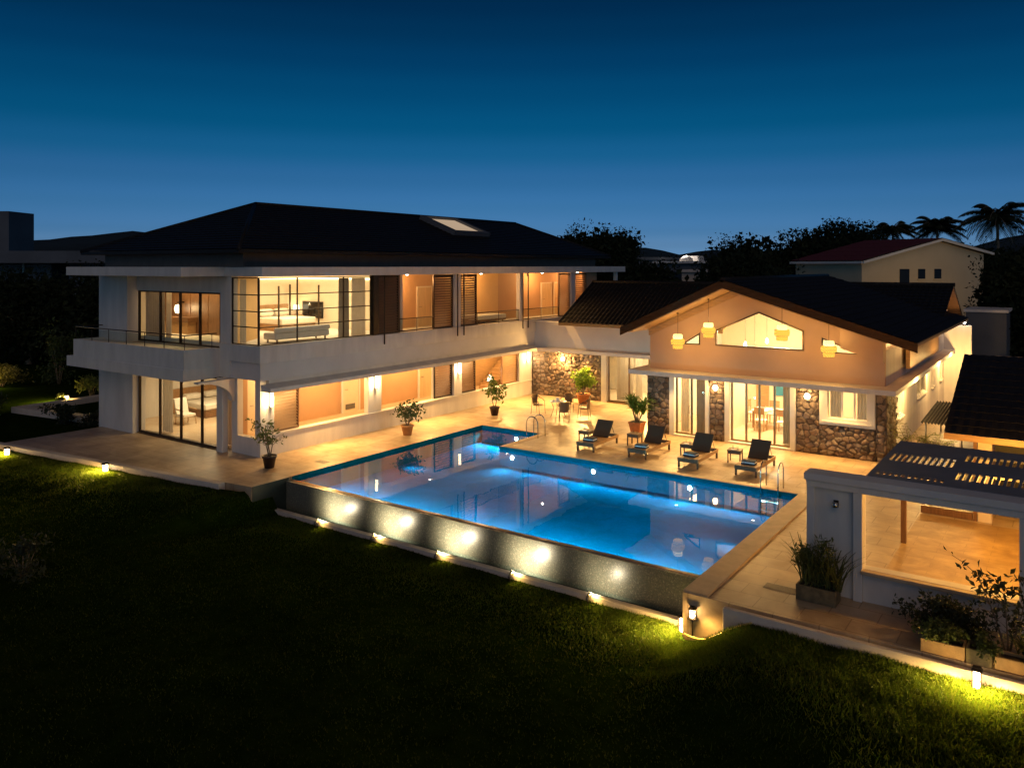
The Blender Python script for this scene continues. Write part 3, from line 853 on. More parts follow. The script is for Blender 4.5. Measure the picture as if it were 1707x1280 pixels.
# upper corridor front: posts, louvres, rails
for (y0, y1, m_) in ((24.04, 24.33, 'metal_dark'), (29.42, 29.86, 'white2'), (34.87, 35.13, 'white'), (40.16, 40.64, 'white2')):
    B().box(-24.32, -24.08, y0, y1, 4.072, 6.598).obj('post', M[m_], H)
for (y0, y1, m_) in ((24.35, 25.65, 'louvre'), (27.97, 29.36, 'louvre'), (29.9, 31.22, 'louvre'), (38.92, 40.12, 'louvre_pale'), (40.68, 42.05, 'louvre')):
    louvre(H, 'x', -24.2, y0, y1, 4.08, 6.58, m_, .115)
B().box(-24.44, -24.40, 24.34, 25.99, 4.072, 6.598).obj('shutter_light_block', M['louvre'], H)  # unseen panel added to keep bedroom light from showing through the slats
for (y0, y1) in ((25.67, 27.95), (31.24, 34.85), (35.15, 38.90)):
    rr = B(); rr.tube([(-24.15, y0, 4.66), (-24.15, y1, 4.66)], .02, 8); rr.tube([(-24.15, y0, 4.13), (-24.15, y1, 4.13)], .03, 8)
    for y in np.linspace(y0 + .03, y1 - .03, 3): rr.tube([(-24.15, y, 4.07), (-24.15, y, 4.66)], .014, 6)
    q_ = rr.obj('railing', M['metal_dark'], H)
    B().box(-24.154, -24.146, y0 + .05, y1 - .05, 4.17, 4.63).obj('railing_glass', M['rail_glass'], q_)
B().box(-26.2, -26.0, 26.16, 31.0, 4.032, 6.598).obj('upper_wall', M['tan'], H)
b = B(); b.box(-26.2, -26.0, 35.5, 43.5, 4.032, 6.598); b.box(-25.998, -24.25, 43.3, 43.5, 4.032, 6.598); b.box(-24.45, -24.25, 42.07, 43.3, 4.032, 6.598)
b.obj('upper_wall', M['tan'], H)
B().box(-26.2, -25.99, 31.002, 35.498, 4.032, 6.598).obj('lit_upper_wall', M['ochre'], H)  # one wall in two colours: ochre holds the brighter light of this stretch
for (y0, y1) in ((28.87, 29.88), (39.87, 40.87), (41.28, 41.84)):
    d = B().box(-25.998, -25.95, y0, y1, 4.035, 5.93).obj('door', M['door'], H)
    f = B(); f.box(-25.998, -25.92, y0 - .07, y0 - .002, 4.035, 6.0); f.box(-25.998, -25.92, y1 + .002, y1 + .07, 4.035, 6.0); f.box(-25.998, -25.92, y0, y1, 5.932, 6.0)
    f.obj('door_frame', M['door_white'], d)
    B().tube([(-25.95, y0 + .12, 5.0), (-25.90, y0 + .12, 5.0), (-25.90, y0 + .24, 5.0)], .012).obj('handle', M['steel'], d)
for y in (24.57, 29.5, 29.98, 35.0, 35.5):
    B().tube([(-23.97, y, 6.6), (-23.97, y, 3.66)], .03, 8).obj('downpipe', M['metal_dark'], H)
# bedroom and dressing room walls
b = B(); b.box(-31.35, -31.2, 20.66, 26.0, 4.032, 6.598); b.box(-31.35, -24.4, 26.0, 26.155, 4.032, 6.598)
b.obj('bedroom_wall', M['cream'], H)
b = B(); b.box(-34.598, -27.5, 20.5, 20.655, 4.032, 6.598)
b.prism([(-27.498, 20.5), (-26.02, 18.63), (-25.84, 18.63), (-27.3, 20.655), (-27.498, 20.655)], 'z', 4.032, 6.598)
b.obj('dressing_room_wall', M['ochre'], H)
b = B()
for i in range(5): b.box(-34.3 + i * 1.3, -33.05 + i * 1.3, 20.47, 20.498, 4.06, 6.4)
b.obj('wardrobe_panel', M['wood'], H)
b = B(); b.box(-31.19, -31.1, 20.7, 25.99, 6.36, 6.42); b.box(-31.1, -24.6, 25.9, 25.99, 6.36, 6.42)
b.obj('cove_light', M['cove'], H)
b = B(); b.box(-34.598, -26.2, 24.6, 24.75, .0, 2.8)
b.obj('guest_room_wall', M['cream'], H)
B().box(-34.598, -26.202, 18.64, 24.6, .0, .05).obj('guest_room_floor', M['inner_floor'], H)
# roof
b = B(); b.prism([(-34.4, 16.45), (-26.1, 16.45), (-26.1, 18.25), (-23.9, 18.25), (-23.9, 46.7), (-34.4, 46.7)], 'z', 6.602, 6.95)
b.obj('roof_slab', M['white'], H, bevel=.015)
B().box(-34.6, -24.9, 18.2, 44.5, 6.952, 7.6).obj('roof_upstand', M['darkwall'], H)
ex0, ex1, ey0, ey1, ez = -35.3, -24.2, 17.5, 45.3, 7.6
r0, r1 = (-29.8, 22.4, 9.75), (-29.8, 42.6, 9.75)
b = B()
A, Bq, Cq, Dq = (ex1, ey0, ez), (ex1, ey1, ez), (ex0, ey1, ez), (ex0, ey0, ez)
roof_sheet(b, A, Bq, r1, r0, 0, 20, 0, .035); roof_sheet(b, Bq, Cq, r1, r1, 0, 20, 0, .035); roof_sheet(b, Cq, Dq, r0, r1, 0, 20, 0, .035); roof_sheet(b, Dq, A, r0, r0, 0, 20, 0, .035)
b.tube([A, r0], .09, 6); b.tube([Dq, r0], .09, 6); b.tube([Bq, r1], .09, 6); b.tube([r0, r1], .1, 6)
b.prism([(ex0, ey0), (ex1, ey0), (ex1, ey1), (ex0, ey1)], 'z', ez - .14, ez - .002)
roof = b.obj('roof', M['roof'], H, fix=False)
# skylight lying on the court-side slope
def on_slope(x, y, o): return (x - .364 * o / 1.06 * -1 * 0 + .36 * o, y, 7.6 + (-24.2 - x) * (2.15 / 5.6) + .93 * o)
b = B(); pts = [(-29.2, 32.6), (-29.2, 35.7), (-26.75, 35.7), (-26.75, 32.6)]
pin = [(-29.05, 32.9), (-29.05, 35.4), (-26.95, 35.4), (-26.95, 32.9)]
vs_ = [on_slope(*p_, .02) for p_ in pts] + [on_slope(*p_, .26) for p_ in pts] + [on_slope(*p_, .26) for p_ in pin] + [on_slope(*p_, .12) for p_ in pin]
fs_ = []
for a0, a1 in ((0, 4), (4, 8), (8, 12)):
    for i in range(4): fs_.append((a0 + i, a0 + (i + 1) % 4, a1 + (i + 1) % 4, a1 + i))
b.add(vs_, fs_)
sk = b.obj('skylight', M['concrete'], H)
b = B().add([on_slope(*p_, .13) for p_ in pin], [(0, 1, 2, 3)])
m_sky = emit('lit_skylight_glass', (.85, .62, .42), .55)
b2 = B(); b2.add([on_slope(*p_, .13) for p_ in pin] + [on_slope(*p_, .1) for p_ in pin], [(0, 1, 2, 3), (7, 6, 5, 4), (0, 4, 5, 1), (1, 5, 6, 2), (2, 6, 7, 3), (3, 7, 4, 0)])
b2.obj('skylight_pane', m_sky, sk)
B().box(-24.25, -24.05, 45.7, 45.9, 4.0, 6.6).obj('post', M['white'], H)

# lights of the house
for y in (20.5, 22.8, 26.3, 28.2, 31.8, 34.2): point((-24.72, y, 2.72), 165, (1, .62, .24), .06)
for y in (27.2, 32.8, 38.6, 42.6): point((-25.1, y, 6.35), 125, (1, .55, .20), .06)
area((-28.2, 23.6, 6.5), 3.4, 2.6, 200, SOFT); area((-25.1, 20.8, 6.5), .8, 2.2, 40, SOFT)
area((-30.5, 19.6, 6.45), 3.5, .8, 90, MID)
area((-30.4, 21.4, 2.74), 3.6, 3.0, 210, SOFT)

# downlights under the long canopy and one flood lamp added under the roof edge to brighten the link wall
for y in (21.3, 27.3, 33.3):
    B().lathe([(0, -.012), (.05, -.012), (.06, 0)], (-23.8, y, 2.438), 14).obj('downlight', M['glow_white'], H)
    spot((-23.8, y, 2.40), (-22.0, y, 0), 1100, WARM, 150, 1., .05)
f_ = B().tube([(-23.97, 35.4, 6.60), (-23.97, 35.4, 6.50), (-23.90, 35.4, 6.44)], [.02, .03, .05], 10).obj('flood_lamp', M['grey_metal'], H)
spot((-23.86, 35.3, 6.40), (-18.8, 35.2, 2.6), 700, WARM, 95, 1., .06)

# upper corridor and corridor downlights as small discs
b = 0
for y in (27.2, 32.8, 38.6, 42.6):
    q = B().lathe([(0, -.03), (.06, -.03), (.075, 0)], (-25.1, y, 6.597), 14).obj('downlight', M['glow_white'], H)

# column wall lamps: small cylinders washing the columns
wl = []
for i, (y, lab) in enumerate([(18.88, 'slim wall lamp on the corner column beside the nearest pale shutter'), (24.28, 'slim wall lamp on the column beside the terracotta potted shrub'),
                              (29.87, 'slim wall lamp on the column behind the black potted tree'), (35.75, 'slim wall lamp at the inner corner next to the stone wall')]):
    t = thing('wall_lamp', lab, 'wall lamp', (-24.245, y, 2.1), 'wall lamps on the white columns')
    q = B().box(-24.246, -24.205, y - .05, y + .05, 1.78, 2.36); q.obj('wall_plate', M['white_trim'], t)
    q = B().lathe([(0, -.25), (.05, -.25), (.055, -.24), (.055, .24), (.05, .25), (0, .25)], (-24.15, y, 2.07), 14).obj('glass_tube', M['tube'], t)
    for s_ in (-1, 1): B().lathe([(0, 0), (.058, 0), (.058, .03), (0, .03)], (-24.15, y, 2.07 + s_ * .267 - .015), 14).obj('end_cap', M['steel'], t)
    point((-24.0, y, 2.05), 60, (1, .68, .32), .08)

# ---------------- furniture seen inside the house
t = thing('bed', 'white linen bed with timber headboard in the upper corner bedroom', 'bed', (-30, 24.2, 4.03))
B().box(-31.19, -31.1, 23.1, 25.3, 4.05, 5.15).obj('headboard', M['bed_wood'], t, bevel=.02)
B().box(-31.1, -29.0, 23.25, 25.15, 4.032, 4.34).obj('bed_base', M['bed_wood'], t)
B().box(-31.08, -28.98, 23.22, 25.18, 4.342, 4.62).obj('mattress', M['fabric'], t, bevel=.06)
for y in (23.75, 24.65):
    q = B().box(-31.05, -30.65, y - .38, y + .38, 4.64, 4.98); q.obj('pillow', M['fabric'], t, bevel=.12)
for x, y in ((-31.05, 23.05), (-31.05, 25.35), (-29.0, 23.05), (-29.0, 25.35)):
    B().box(x - .03, x + .03, y - .03, y + .03, 4.032, 6.1).obj('bed_post', M['metal_dark'], t)
t = thing('bench_seat', 'low white upholstered bench along the corner window of the upper bedroom', 'bench', (-25.2, 21, 4.03))
B().box(-25.6, -24.85, 19.6, 22.3, 4.16, 4.42).obj('seat', M['fabric'], t, bevel=.05)
B().box(-24.98, -24.8, 19.6, 22.3, 4.422, 4.62).obj('backrest', M['fabric'], t, bevel=.05)
for x in (-25.5, -24.95):
    for y in (19.75, 22.15): B().box(x - .025, x + .025, y - .025, y + .025, 4.032, 4.16).obj('leg', M['wood'], t)
t = thing('television', 'black flat television on the cream bedroom wall upstairs', 'television', (-30.1, 25.97, 4.9))
B().box(-30.85, -29.4, 25.93, 25.985, 4.48, 5.27).obj('bezel', M['black'], t)
B().box(-30.82, -29.43, 25.925, 25.929, 4.51, 5.24).obj('screen', M['screen'], t)
for (x, y, lab) in ((-30.95, 22.72, 'glowing bedside lamp on the near side of the upstairs bed'), (-30.95, 25.65, 'glowing bedside lamp between the upstairs bed and the television wall')):
    t = thing('bedside_lamp', lab, 'lamp', (x, y, 4.62), 'bedside lamps')
    B().lathe([(.09, 0), (.09, .02), (.02, .04), (.02, .25)], (x, y, 4.62), 12).obj('base', M['wood'], t)
    B().lathe([(.16, .22), (.12, .48)], (x, y, 4.62), 16).obj('lamp_shade', M['shade_w'], t)
    tt = thing('nightstand', 'oak nightstand under the ' + ('near' if y < 24 else 'far') + ' bedside lamp upstairs', 'nightstand', (x, y, 4.03), 'nightstands')
    B().box(x - .2, x + .22, y - .24, y + .24, 4.15, 4.618).obj('cabinet', M['wood_pale'], tt)
    q = B()
    for i in (-.17, .17):
        for j in (-.2, .2): q.box(x + i - .02, x + i + .02, y + j - .02, y + j + .02, 4.032, 4.15)
    q.obj('frame', M['wood'], tt)
    point((x + .25, y, 5.1), 14, MID, .08)
curtain('cream curtain at the left jamb of the upstairs corner window', -25.7, 18.62, -25.3, 18.62, 4.1, 6.5, 5, 'curtain', .03, 'upper bedroom curtains')
curtain('sheer white curtain gathered at the right end of the upstairs corner window', -24.5, 23.2, -24.5, 23.95, 4.06, 6.5, 8, 'curtain', .045, 'upper bedroom curtains')
curtain('grey curtain drawn beside the sheer one in the upstairs corner window', -24.52, 22.5, -24.52, 23.05, 4.06, 6.5, 6, 'curtain_grey', .045, 'upper bedroom curtains')
curtain('pale curtain behind the second pane of the balcony door', -30.85, 18.78, -30.45, 18.78, 3.9, 6.3, 5, 'curtain', .04, 'balcony room curtains')
curtain('dark curtain filling the left pane of the balcony door', -32.4, 18.78, -30.95, 18.78, 3.9, 6.3, 14, 'curtain_grey', .03, 'balcony room curtains')
curtain('white curtain behind the first pane of the ground floor sliding door', -31.3, 18.9, -30.55, 18.9, .08, 2.7, 8, 'curtain', .05, 'guest room curtains')
curtain('white curtain at the right end of the ground floor sliding door', -26.95, 18.9, -26.55, 18.9, .08, 2.7, 5, 'curtain', .04, 'guest room curtains')
t = thing('pendant_light', 'round glowing lamp above the console in the balcony room', 'lamp', (-32.3, 20.35, 5.1))
B().lathe([(.0, -.2), (.12, -.17), (.16, 0), (.12, .17), (0, .2)], (-32.25, 20.2, 5.1), 16).obj('lamp_shade', M['shade_w'], t)
B().box(-32.31, -32.19, 20.2, 20.468, 5.36, 5.42).obj('arm', M['metal_dark'], t); B().tube([(-32.25, 20.2, 5.3), (-32.25, 20.2, 5.36)], .012).obj('stem', M['metal_dark'], t)
point((-32.25, 19.95, 5.1), 30, MID, .1)
t = thing('console', 'wooden console below the round lamp in the balcony room', 'console', (-32.3, 20.2, 4.03))
B().box(-33.3, -31.2, 20.0, 20.46, 4.55, 4.75).obj('top', M['wood'], t); B().box(-33.2, -31.3, 20.05, 20.45, 4.032, 4.548).obj('cabinet', M['wood_pale'], t)
t = thing('armchair', 'wooden lounge chair with white cushions in the ground floor bedroom', 'armchair', (-31.9, 20.4, .05))
x, y = -31.9, 20.35
B().box(x - .3, x + .3, y - .3, y + .3, .40, .52).obj('seat', M['fabric'], t, bevel=.03)
q = B().prism([(x - .32, .5), (x - .22, .5), (x - .42, 1.15), (x - .52, 1.15)], 'y', y - .3, y + .3); q.obj('backrest', M['fabric'], t, bevel=.02)
for i in (-.28, .28):
    for j in (-.3, .3): B().tube([(x + i * 1.1, y + j, .05), (x + i, y + j, .4)], .022, 6).obj('leg', M['wood_pale'], t)
    B().tube([(x - .3, y + i * 1.15, .72), (x + .3, y + i * 1.15, .68)], .025, 6).obj('armrest', M['wood_pale'], t)
t = thing('bed', 'white bed on a brown timber base in the ground floor bedroom', 'bed', (-33.6, 22.7, .05))
B().box(-34.58, -34.5, 21.3, 24.1, .07, 1.2).obj('headboard', M['bed_wood'], t)
B().box(-34.5, -32.3, 21.6, 23.8, .06, .38).obj('bed_base', M['wood'], t)
B().box(-34.48, -32.35, 21.63, 23.77, .382, .66).obj('mattress', M['fabric'], t, bevel=.06)
for y in (22.15, 23.2): B().box(-34.45, -34.0, y - .42, y + .42, .68, .95).obj('pillow', M['fabric'], t, bevel=.1)
t = thing('bedside_lamp', 'small lit lamp on a stand by the right pane of the ground floor door', 'lamp', (-27.6, 20.4, .05))
B().lathe([(.16, 0), (.16, .03), (.02, .05), (.02, .62)], (-27.6, 20.4, .05), 12).obj('base', M['wood_pale'], t); B().lathe([(.17, .58), (.12, .82)], (-27.6, 20.4, .05), 16).obj('lamp_shade', M['shade_w'], t)
t = thing('table_lamp', 'white cone table lamp glowing behind the black potted tree', 'lamp', (-24.9, 33.2, .6))
B().box(-25.3, -24.6, 32.9, 33.6, .602, .78).obj('stand', M['wood_pale'], t); B().lathe([(.09, .18), (.09, .2), (.025, .23), (.025, .42)], (-24.85, 33.25, .602), 12).obj('base', M['plate'], t); B().lathe([(.17, .4), (.08, .72)], (-24.85, 33.25, .602), 16).obj('lamp_shade', M['shade_w'], t)
point((-24.75, 33.25, 1.5), 6, SOFT, .06)
t = thing('daybed', 'low white daybed in the open upper corridor', 'daybed', (-25.5, 34, 4.03))
B().box(-25.9, -24.85, 32.2, 34.7, 4.22, 4.44).obj('mattress', M['fabric'], t, bevel=.04); B().box(-25.88, -24.87, 32.22, 34.68, 4.12, 4.218).obj('bed_base', M['wood'], t)
for x in (-25.8, -24.95):
    for y in (32.4, 34.5): B().box(x - .03, x + .03, y - .03, y + .03, 4.032, 4.12).obj('leg', M['wood'], t)

# ================================================================ GABLE HOUSE (right)
G = thing('gable_house', 'single storey gabled house with rubble stone panels, peaked window and dark roof', 'house', (-10, 36, 0))
FY = 30.8
RX, RZ = -10.76, 6.44            # front ridge
LE, LZ = -14.98, 4.48           # left eave
EE, EZ = -4.2, 4.43             # right eave


def rz(x): return RZ + (x - RX) * ((RZ - LZ) / (RX - LE)) if x < RX else RZ - (x - RX) * ((RZ - EZ) / (EE - RX))


TH = .34
# front wall up to the canopy with door and window openings
holes = [(-13.62, -12.02, -.1, 2.5), (-11.22, -8.72, -.1, 2.52), (-7.55, -5.97, 1.3, 2.5)]
b = B().wall('y', FY, FY + .24, -14.6, -5.5, 0, 2.55, holes)
b.obj('front_wall', M['white'], G)


def seg(x0, x1):
    def top(x): return rz(x) - TH
    t0, t1 = top(x0), top(x1)
    xm = (x0 + x1) / 2
    if -11.74 < xm < -8.30:
        def pk(x): return 5.21 - (abs(x + 10.0)) * (.45 if x < -10 else .38)
        return [(2.552, 2.552, 3.8, 3.8), (pk(x0), pk(x1), t0, t1)]
    if -13.15 < xm < -12.39:
        def k2(x): return 3.79 + (x + 13.15) * (.50 / .76)
        return [(2.552, 2.552, 3.78, 3.78), (k2(x0), k2(x1), t0, t1)]
    if -7.65 < xm < -6.26:
        def k3(x): return 4.34 - (x + 7.65) * (.55 / 1.39)
        return [(2.552, 2.552, 3.78, 3.78), (k3(x0), k3(x1), t0, t1)]
    return [(2.552, 2.552, t0, t1)]


b = B().strips([-14.6, -13.15, -12.39, -11.74, RX, -10.0, -8.30, -7.65, -6.26, -5.5], seg, FY, FY + .24)
b.obj('gable_wall', M['gable_wall'], G)
# wing wall at the right corner that carries the roof edge, and the side walls
b = B().prism([(-6.9, rz(-6.9) - TH - .9), (-5.48, rz(-5.48) - TH - .9), (-5.48, rz(-5.48) - .02), (-6.9, rz(-6.9) - .02)], 'y', FY - .45, FY - .002)
b.obj('wing_wall', M['gable_wall'], G)
sideh = [(33.35, 34.45, 1.2, 2.1), (38.0, 40.4, 1.35, 2.15), (42.2, 43.0, 1.3, 2.1), (45.0, 45.9, 1.3, 2.05)]
b = B().wall('x', -5.75, -5.502, FY + .242, 49.5, 0, 3.95, sideh)
b.obj('side_wall', M['white'], G)
B().wall('x', -14.6, -14.35, FY + .242, 49.5, 0, 4.0, []).obj('side_wall', M['white'], G)
b = B().box(-14.35, -5.75, 49.2, 49.5, 0, 5); b.obj('back_wall', M['white'], G)
b = B().box(-5.5, -4.25, 46.5, 46.75, 0, 3.95); b.obj('yard_wall', M['white'], G)
for i, (u0, u1, z0, z1) in enumerate(sideh):
    fr = grid_frame(G, 'window', 'x', -5.60, [u0, (u0 + u1) / 2, u1], [z0, z1], .07, .1, 'white_trim'); pane(fr, 'x', -5.6, u0 + .04, u1 - .04, z0 + .04, z1 - .04)
    B().box(-5.52, -5.42, u0 - .08, u1 + .08, z0 - .1, z0 - .04).obj('sill', M['white_trim'], fr)
B().box(-5.62, -5.56, 35.6, 36.45, .0, 2.2).obj('side_door', M['wood'], G)
# rubble stone
rubble('stone_panel', G, -14.72, -13.72, 0, 2.55, FY, seed=3)
rubble('stone_panel', G, -11.98, -11.36, 0, 2.5, FY, seed=4)
rubble('stone_panel', G, -8.58, -7.73, 0, 2.5, FY, seed=5)
rubble('stone_panel', G, -7.73, -5.79, 0, 1.13, FY, seed=6, cell=.19)
rubble('stone_panel', G, -5.79, -5.42, 0, 2.5, FY, seed=8)
rubble('stone_panel', G, FY - .06, 32.75, 0, 2.5, -5.5, 'x', seed=9)
# white pilasters and window surround
for x0, x1 in ((-13.71, -13.50), (-12.16, -12.0), (-11.35, -11.14), (-8.80, -8.59)):
    B().box(x0, x1, FY - .07, FY - .002, 0, 2.495).obj('pilaster', M['white_trim'], G, bevel=.006)
b = B().wall('y', FY - .09, FY - .002, -7.72, -5.80, 1.14, 2.495, [(-7.42, -6.08, 1.42, 2.42)])
b.obj('window_surround', M['white_trim'], G, bevel=.012)
B().box(-7.62, -5.9, FY - .15, FY - .092, 1.24, 1.30).obj('window_sill', M['white_trim'], G, bevel=.01)
fr = grid_frame(G, 'window', 'y', FY + .06, [-7.45, -6.95, -6.52, -6.05], [1.4, 2.45], .06, .07, 'white_trim'); pane(fr, 'y', FY + .06, -7.43, -6.07, 1.42, 2.43)
for us, name in (([-13.44, -12.79, -12.18], 'french_door'), ([-11.10, -10.52, -10.0, -9.42, -8.82], 'sliding_door')):
    fr = grid_frame(G, name, 'y', FY + .1, us, [.10, 2.46], .07, .08, 'frame_al')
    for a, c_ in zip(us[:-1], us[1:]): pane(fr, 'y', FY + .1, a + .03, c_ - .03, .13, 2.43)
    B().box(us[0] - .1, us[-1] + .1, FY - .12, FY + .16, .004, .075).obj('threshold', M['white_trim'], fr, bevel=.008)
fr = [h for h in G.children if h.name.startswith('french_door')][0]
for x in (-12.86, -12.72): B().tube([(x, FY + .05, .95), (x, FY + .0, .97), (x, FY + .0, 1.25), (x, FY + .05, 1.27)], .014, 6).obj('handle', M['metal_dark'], fr)
# peaked window frame, small triangles
f = B()
pkL = lambda x: 5.21 - abs(x + 10.0) * (.45 if x < -10 else .38)
y_ = FY + .03
outer = [(-11.74, 3.8), (-8.30, 3.8), (-8.30, pkL(-8.30)), (-10.0, 5.21), (-11.74, pkL(-11.74))]


def ring(b, poly, w, y0, y1):
    """frame following a polygon, w wide inwards"""
    cx = sum(p[0] for p in poly) / len(poly); cz = sum(p[1] for p in poly) / len(poly); n_ = len(poly)
    inn = []
    for i in range(n_):
        p0, p1, p2 = Vector(poly[i - 1]), Vector(poly[i]), Vector(poly[(i + 1) % n_])
        d1 = (p1 - p0).normalized(); d2 = (p2 - p1).normalized()
        n1 = Vector((-d1.y, d1.x)); n2 = Vector((-d2.y, d2.x))
        if n1.dot(Vector((cx, cz)) - p1) < 0: n1 = -n1
        if n2.dot(Vector((cx, cz)) - p1) < 0: n2 = -n2
        bi = (n1 + n2); bi = bi / max(.25, bi.dot(n1)); inn.append(tuple(p1 + bi * w))
    for i in range(n_):
        j = (i + 1) % n_
        b.prism([poly[i], poly[j], inn[j], inn[i]], 'y', y0, y1)
    return b


fr = ring(B(), outer, .055, FY - .03, FY + .09).obj('gable_window', M['frame_al'], G)
B().prism(outer, 'y', FY + .12, FY + .128).obj('pane', M['glass'], fr)
fr = ring(B(), [(-13.15, 3.79), (-12.39, 3.79), (-12.39, 4.29)], .045, FY - .02, FY + .08).obj('gable_window', M['metal_dark'], G)
B().prism([(-13.15, 3.79), (-12.39, 3.79), (-12.39, 4.29)], 'y', FY + .12, FY + .128).obj('pane', M['glass'], fr)
fr = ring(B(), [(-7.65, 3.79), (-6.26, 3.79), (-7.65, 4.34)], .045, FY - .02, FY + .08).obj('gable_window', M['metal_dark'], G)
B().prism([(-7.65, 3.79), (-6.26, 3.79), (-7.65, 4.34)], 'y', FY + .12, FY + .128).obj('pane', M['glass'], fr)
# canopy shelf round the front and sides
b = B(); b.prism([(-15.15, 29.85), (-4.98, 29.85), (-4.98, 46.5), (-5.50, 46.5), (-5.50, FY - .002), (-14.602, FY - .002), (-14.602, 34.), (-15.15, 34.)], 'z', 2.52, 2.70)
b.obj('canopy', M['white'], G, bevel=.012)
# timber gutter board over the right hand canopy
b = B(); b.prism([(34.2, 2.99), (42.2, 2.99), (42.2, 4.3), (34.2, 3.75)], 'x', -5.35, -5.2); b.obj('valance_board', M['wood_pale'], G)
# roofs
Y0, Y1 = 28.84, 44.5
b = B()
roof_sheet(b, (LE, Y0, LZ), (LE, Y1, LZ), (RX, Y1, RZ), (RX, Y0, RZ), 62, 12, .03, .03, 4)
roof_sheet(b, (EE, Y1, EZ), (EE, Y0, EZ), (RX, Y0, RZ), (RX, Y1, RZ), 62, 16, .03, .03, 4)
b.tube([(RX, Y0, RZ + .03), (RX, Y1, RZ + .03)], .1, 8)
b.obj('roof', M['roof'], G, fix=False)
b = B(); b.prism([(LE, LZ - .10), (RX, RZ - .10), (EE, EZ - .10), (EE, EZ - .003), (RX, RZ - .003), (LE, LZ - .003)], 'y', Y0 + .1, Y1)
b.obj('roof_deck', M['soffit'], G)
b = B()
for (x0, z0, x1, z1) in ((LE - .03, LZ - .02, RX, RZ), (RX, RZ, EE + .03, EZ - .01)):
    b.prism([(x0, z0 - .27), (x1, z1 - .27), (x1, z1 + .03), (x0, z0 + .03)], 'y', Y0, Y0 + .09)
b.obj('barge_board', M['barge'], G)
b = B()
for i in range(5):
    for (xa, za, xb, zb) in ((LE, LZ, RX, RZ), (EE, EZ, RX, RZ)):
        t = (i + .5) / 5; x = xa + (xb - xa) * t; z = za + (zb - za) * t - .103
        b.box(x - .045, x + .045, Y0 + .10, FY - .005, z - .17, z - .03)
b.obj('purlin', M['soffit'], G)
b = B()
for (xa, xb) in ((-14.6, RX), (RX, -6.9)):
    b.prism([(xa, rz(xa) - TH - .24), (xb, rz(xb) - TH - .24), (xb, rz(xb) - TH + .02), (xa, rz(xa) - TH + .02)], 'y', FY - .14, FY - .003)
b.obj('wall_beam', M['soffit'], G)
b = B(); b.prism([(LE + .3, rz(LE + .3) - TH + .03), (RX, RZ - TH + .04), (EE - .9, rz(EE - .9) - TH + .03), (EE - .9, rz(EE - .9) - TH + .06), (RX, RZ - TH + .07), (LE + .3, rz(LE + .3) - TH + .06)], 'y', Y0 + .1, FY - .003)
b.obj('soffit', M['soffit'], G)
# cross gable towards the right
CR, CRZ, CE0, CE1, CEZ = 44.8, 6.02, 40.0, 48.9, 4.15
b = B()
roof_sheet(b, (-4.85, CE0, CEZ), (-14.9, CE0, CEZ), (-14.9, CR, CRZ), (-4.85, CR, CRZ), 40, 14, .03, .03, 4)
roof_sheet(b, (-14.9, CE1, CEZ), (-4.85, CE1, CEZ), (-4.85, CR, CRZ), (-14.9, CR, CRZ), 40, 12, .03, .03, 4)
b.tube([(-4.8, CR, CRZ + .03), (-14.9, CR, CRZ + .03)], .1, 8)
b.obj('roof', M['roof'], G, fix=False)
b = B(); b.prism([(CE0, CEZ - .1), (CR, CRZ - .1), (CE1, CEZ - .1), (CE1, CEZ - .004), (CR, CRZ - .004), (CE0, CEZ - .004)], 'x', -14.9, -4.87); b.obj('roof_deck', M['barge'], G)
b = B(); b.prism([(CE0 + .6, 3.952), (CE1 - .4, 3.952), (CR, CRZ - .12)], 'x', -5.6, -5.4); b.obj('end_gable', M['gable_wall'], G)
# inside
B().box(-14.35, -5.75, FY + .242, 49.2, .0, .09).obj('hall_floor', M['inner_floor'], G)
b = B(); b.prism([(-14.345, .092), (-5.755, .092), (-5.755, rz(-5.755) - TH - .3), (RX, RZ - TH - .1), (-14.345, rz(-14.345) - TH - .3)], 'y', 38.5, 38.7); b.obj('hall_wall', M['cream'], G)
b = B(); b.box(-11.9, -11.75, FY + .3, 34.5, .092, 2.9); b.obj('partition', M['cream'], G)
b = B(); b.prism([(-14.34, rz(-14.34) - TH - .3), (RX, RZ - TH - .1), (-5.76, rz(-5.76) - TH - .3), (-5.76, rz(-5.76) - TH - .25), (RX, RZ - TH - .05), (-14.34, rz(-14.34) - TH - .25)], 'y', FY + .245, 38.5); b.obj('hall_ceiling', M['cream'], G)
B().box(-12.6, -12.0, 38.44, 38.498, .1, 2.4).obj('inner_door', M['wood_pale'], G)
B().box(-11.65, -11.15, 38.42, 38.498, .8, 2.3).obj('teal_panel', M['teal'], G)
area((-10.2, 34, 4.3), 3, 3, 420, SOFT); point((-10.2, 34.6, 4.4), 800, SOFT, .2); area((-13.1, 33.2, 2.9), 1.2, 2, 130, MID); area((-6.9, 33.5, 2.8), 1.2, 1.2, 120, SOFT)
for i, (x0, x1, lab, m_) in enumerate([(-13.42, -13.05, 'cream curtain at the left jamb of the french doors', 'curtain'), (-12.75, -12.35, 'grey curtain behind the right leaf of the french doors', 'curtain_grey'),
                                       (-9.22, -8.86, 'brown-grey curtain at the right end of the dining room doors', 'curtain_grey')]):
    curtain(lab, x0, FY + .5, x1, FY + .5, .1, 2.6, 5, m_, .045, 'gable house curtains')
curtain('pale blind curtain in the left sash of the stone wall window', -7.42, FY + .3, -6.98, FY + .3, 1.35, 2.48, 4, 'curtain_grey', .02, 'gable house curtains')
curtain('pale blind curtain in the right sash of the stone wall window', -6.48, FY + .3, -6.06, FY + .3, 1.35, 2.48, 4, 'curtain_grey', .02, 'gable house curtains')
t = thing('dining_table', 'long dining table under a white cloth behind the glass doors', 'dining table', (-10.3, 34.2, .09))
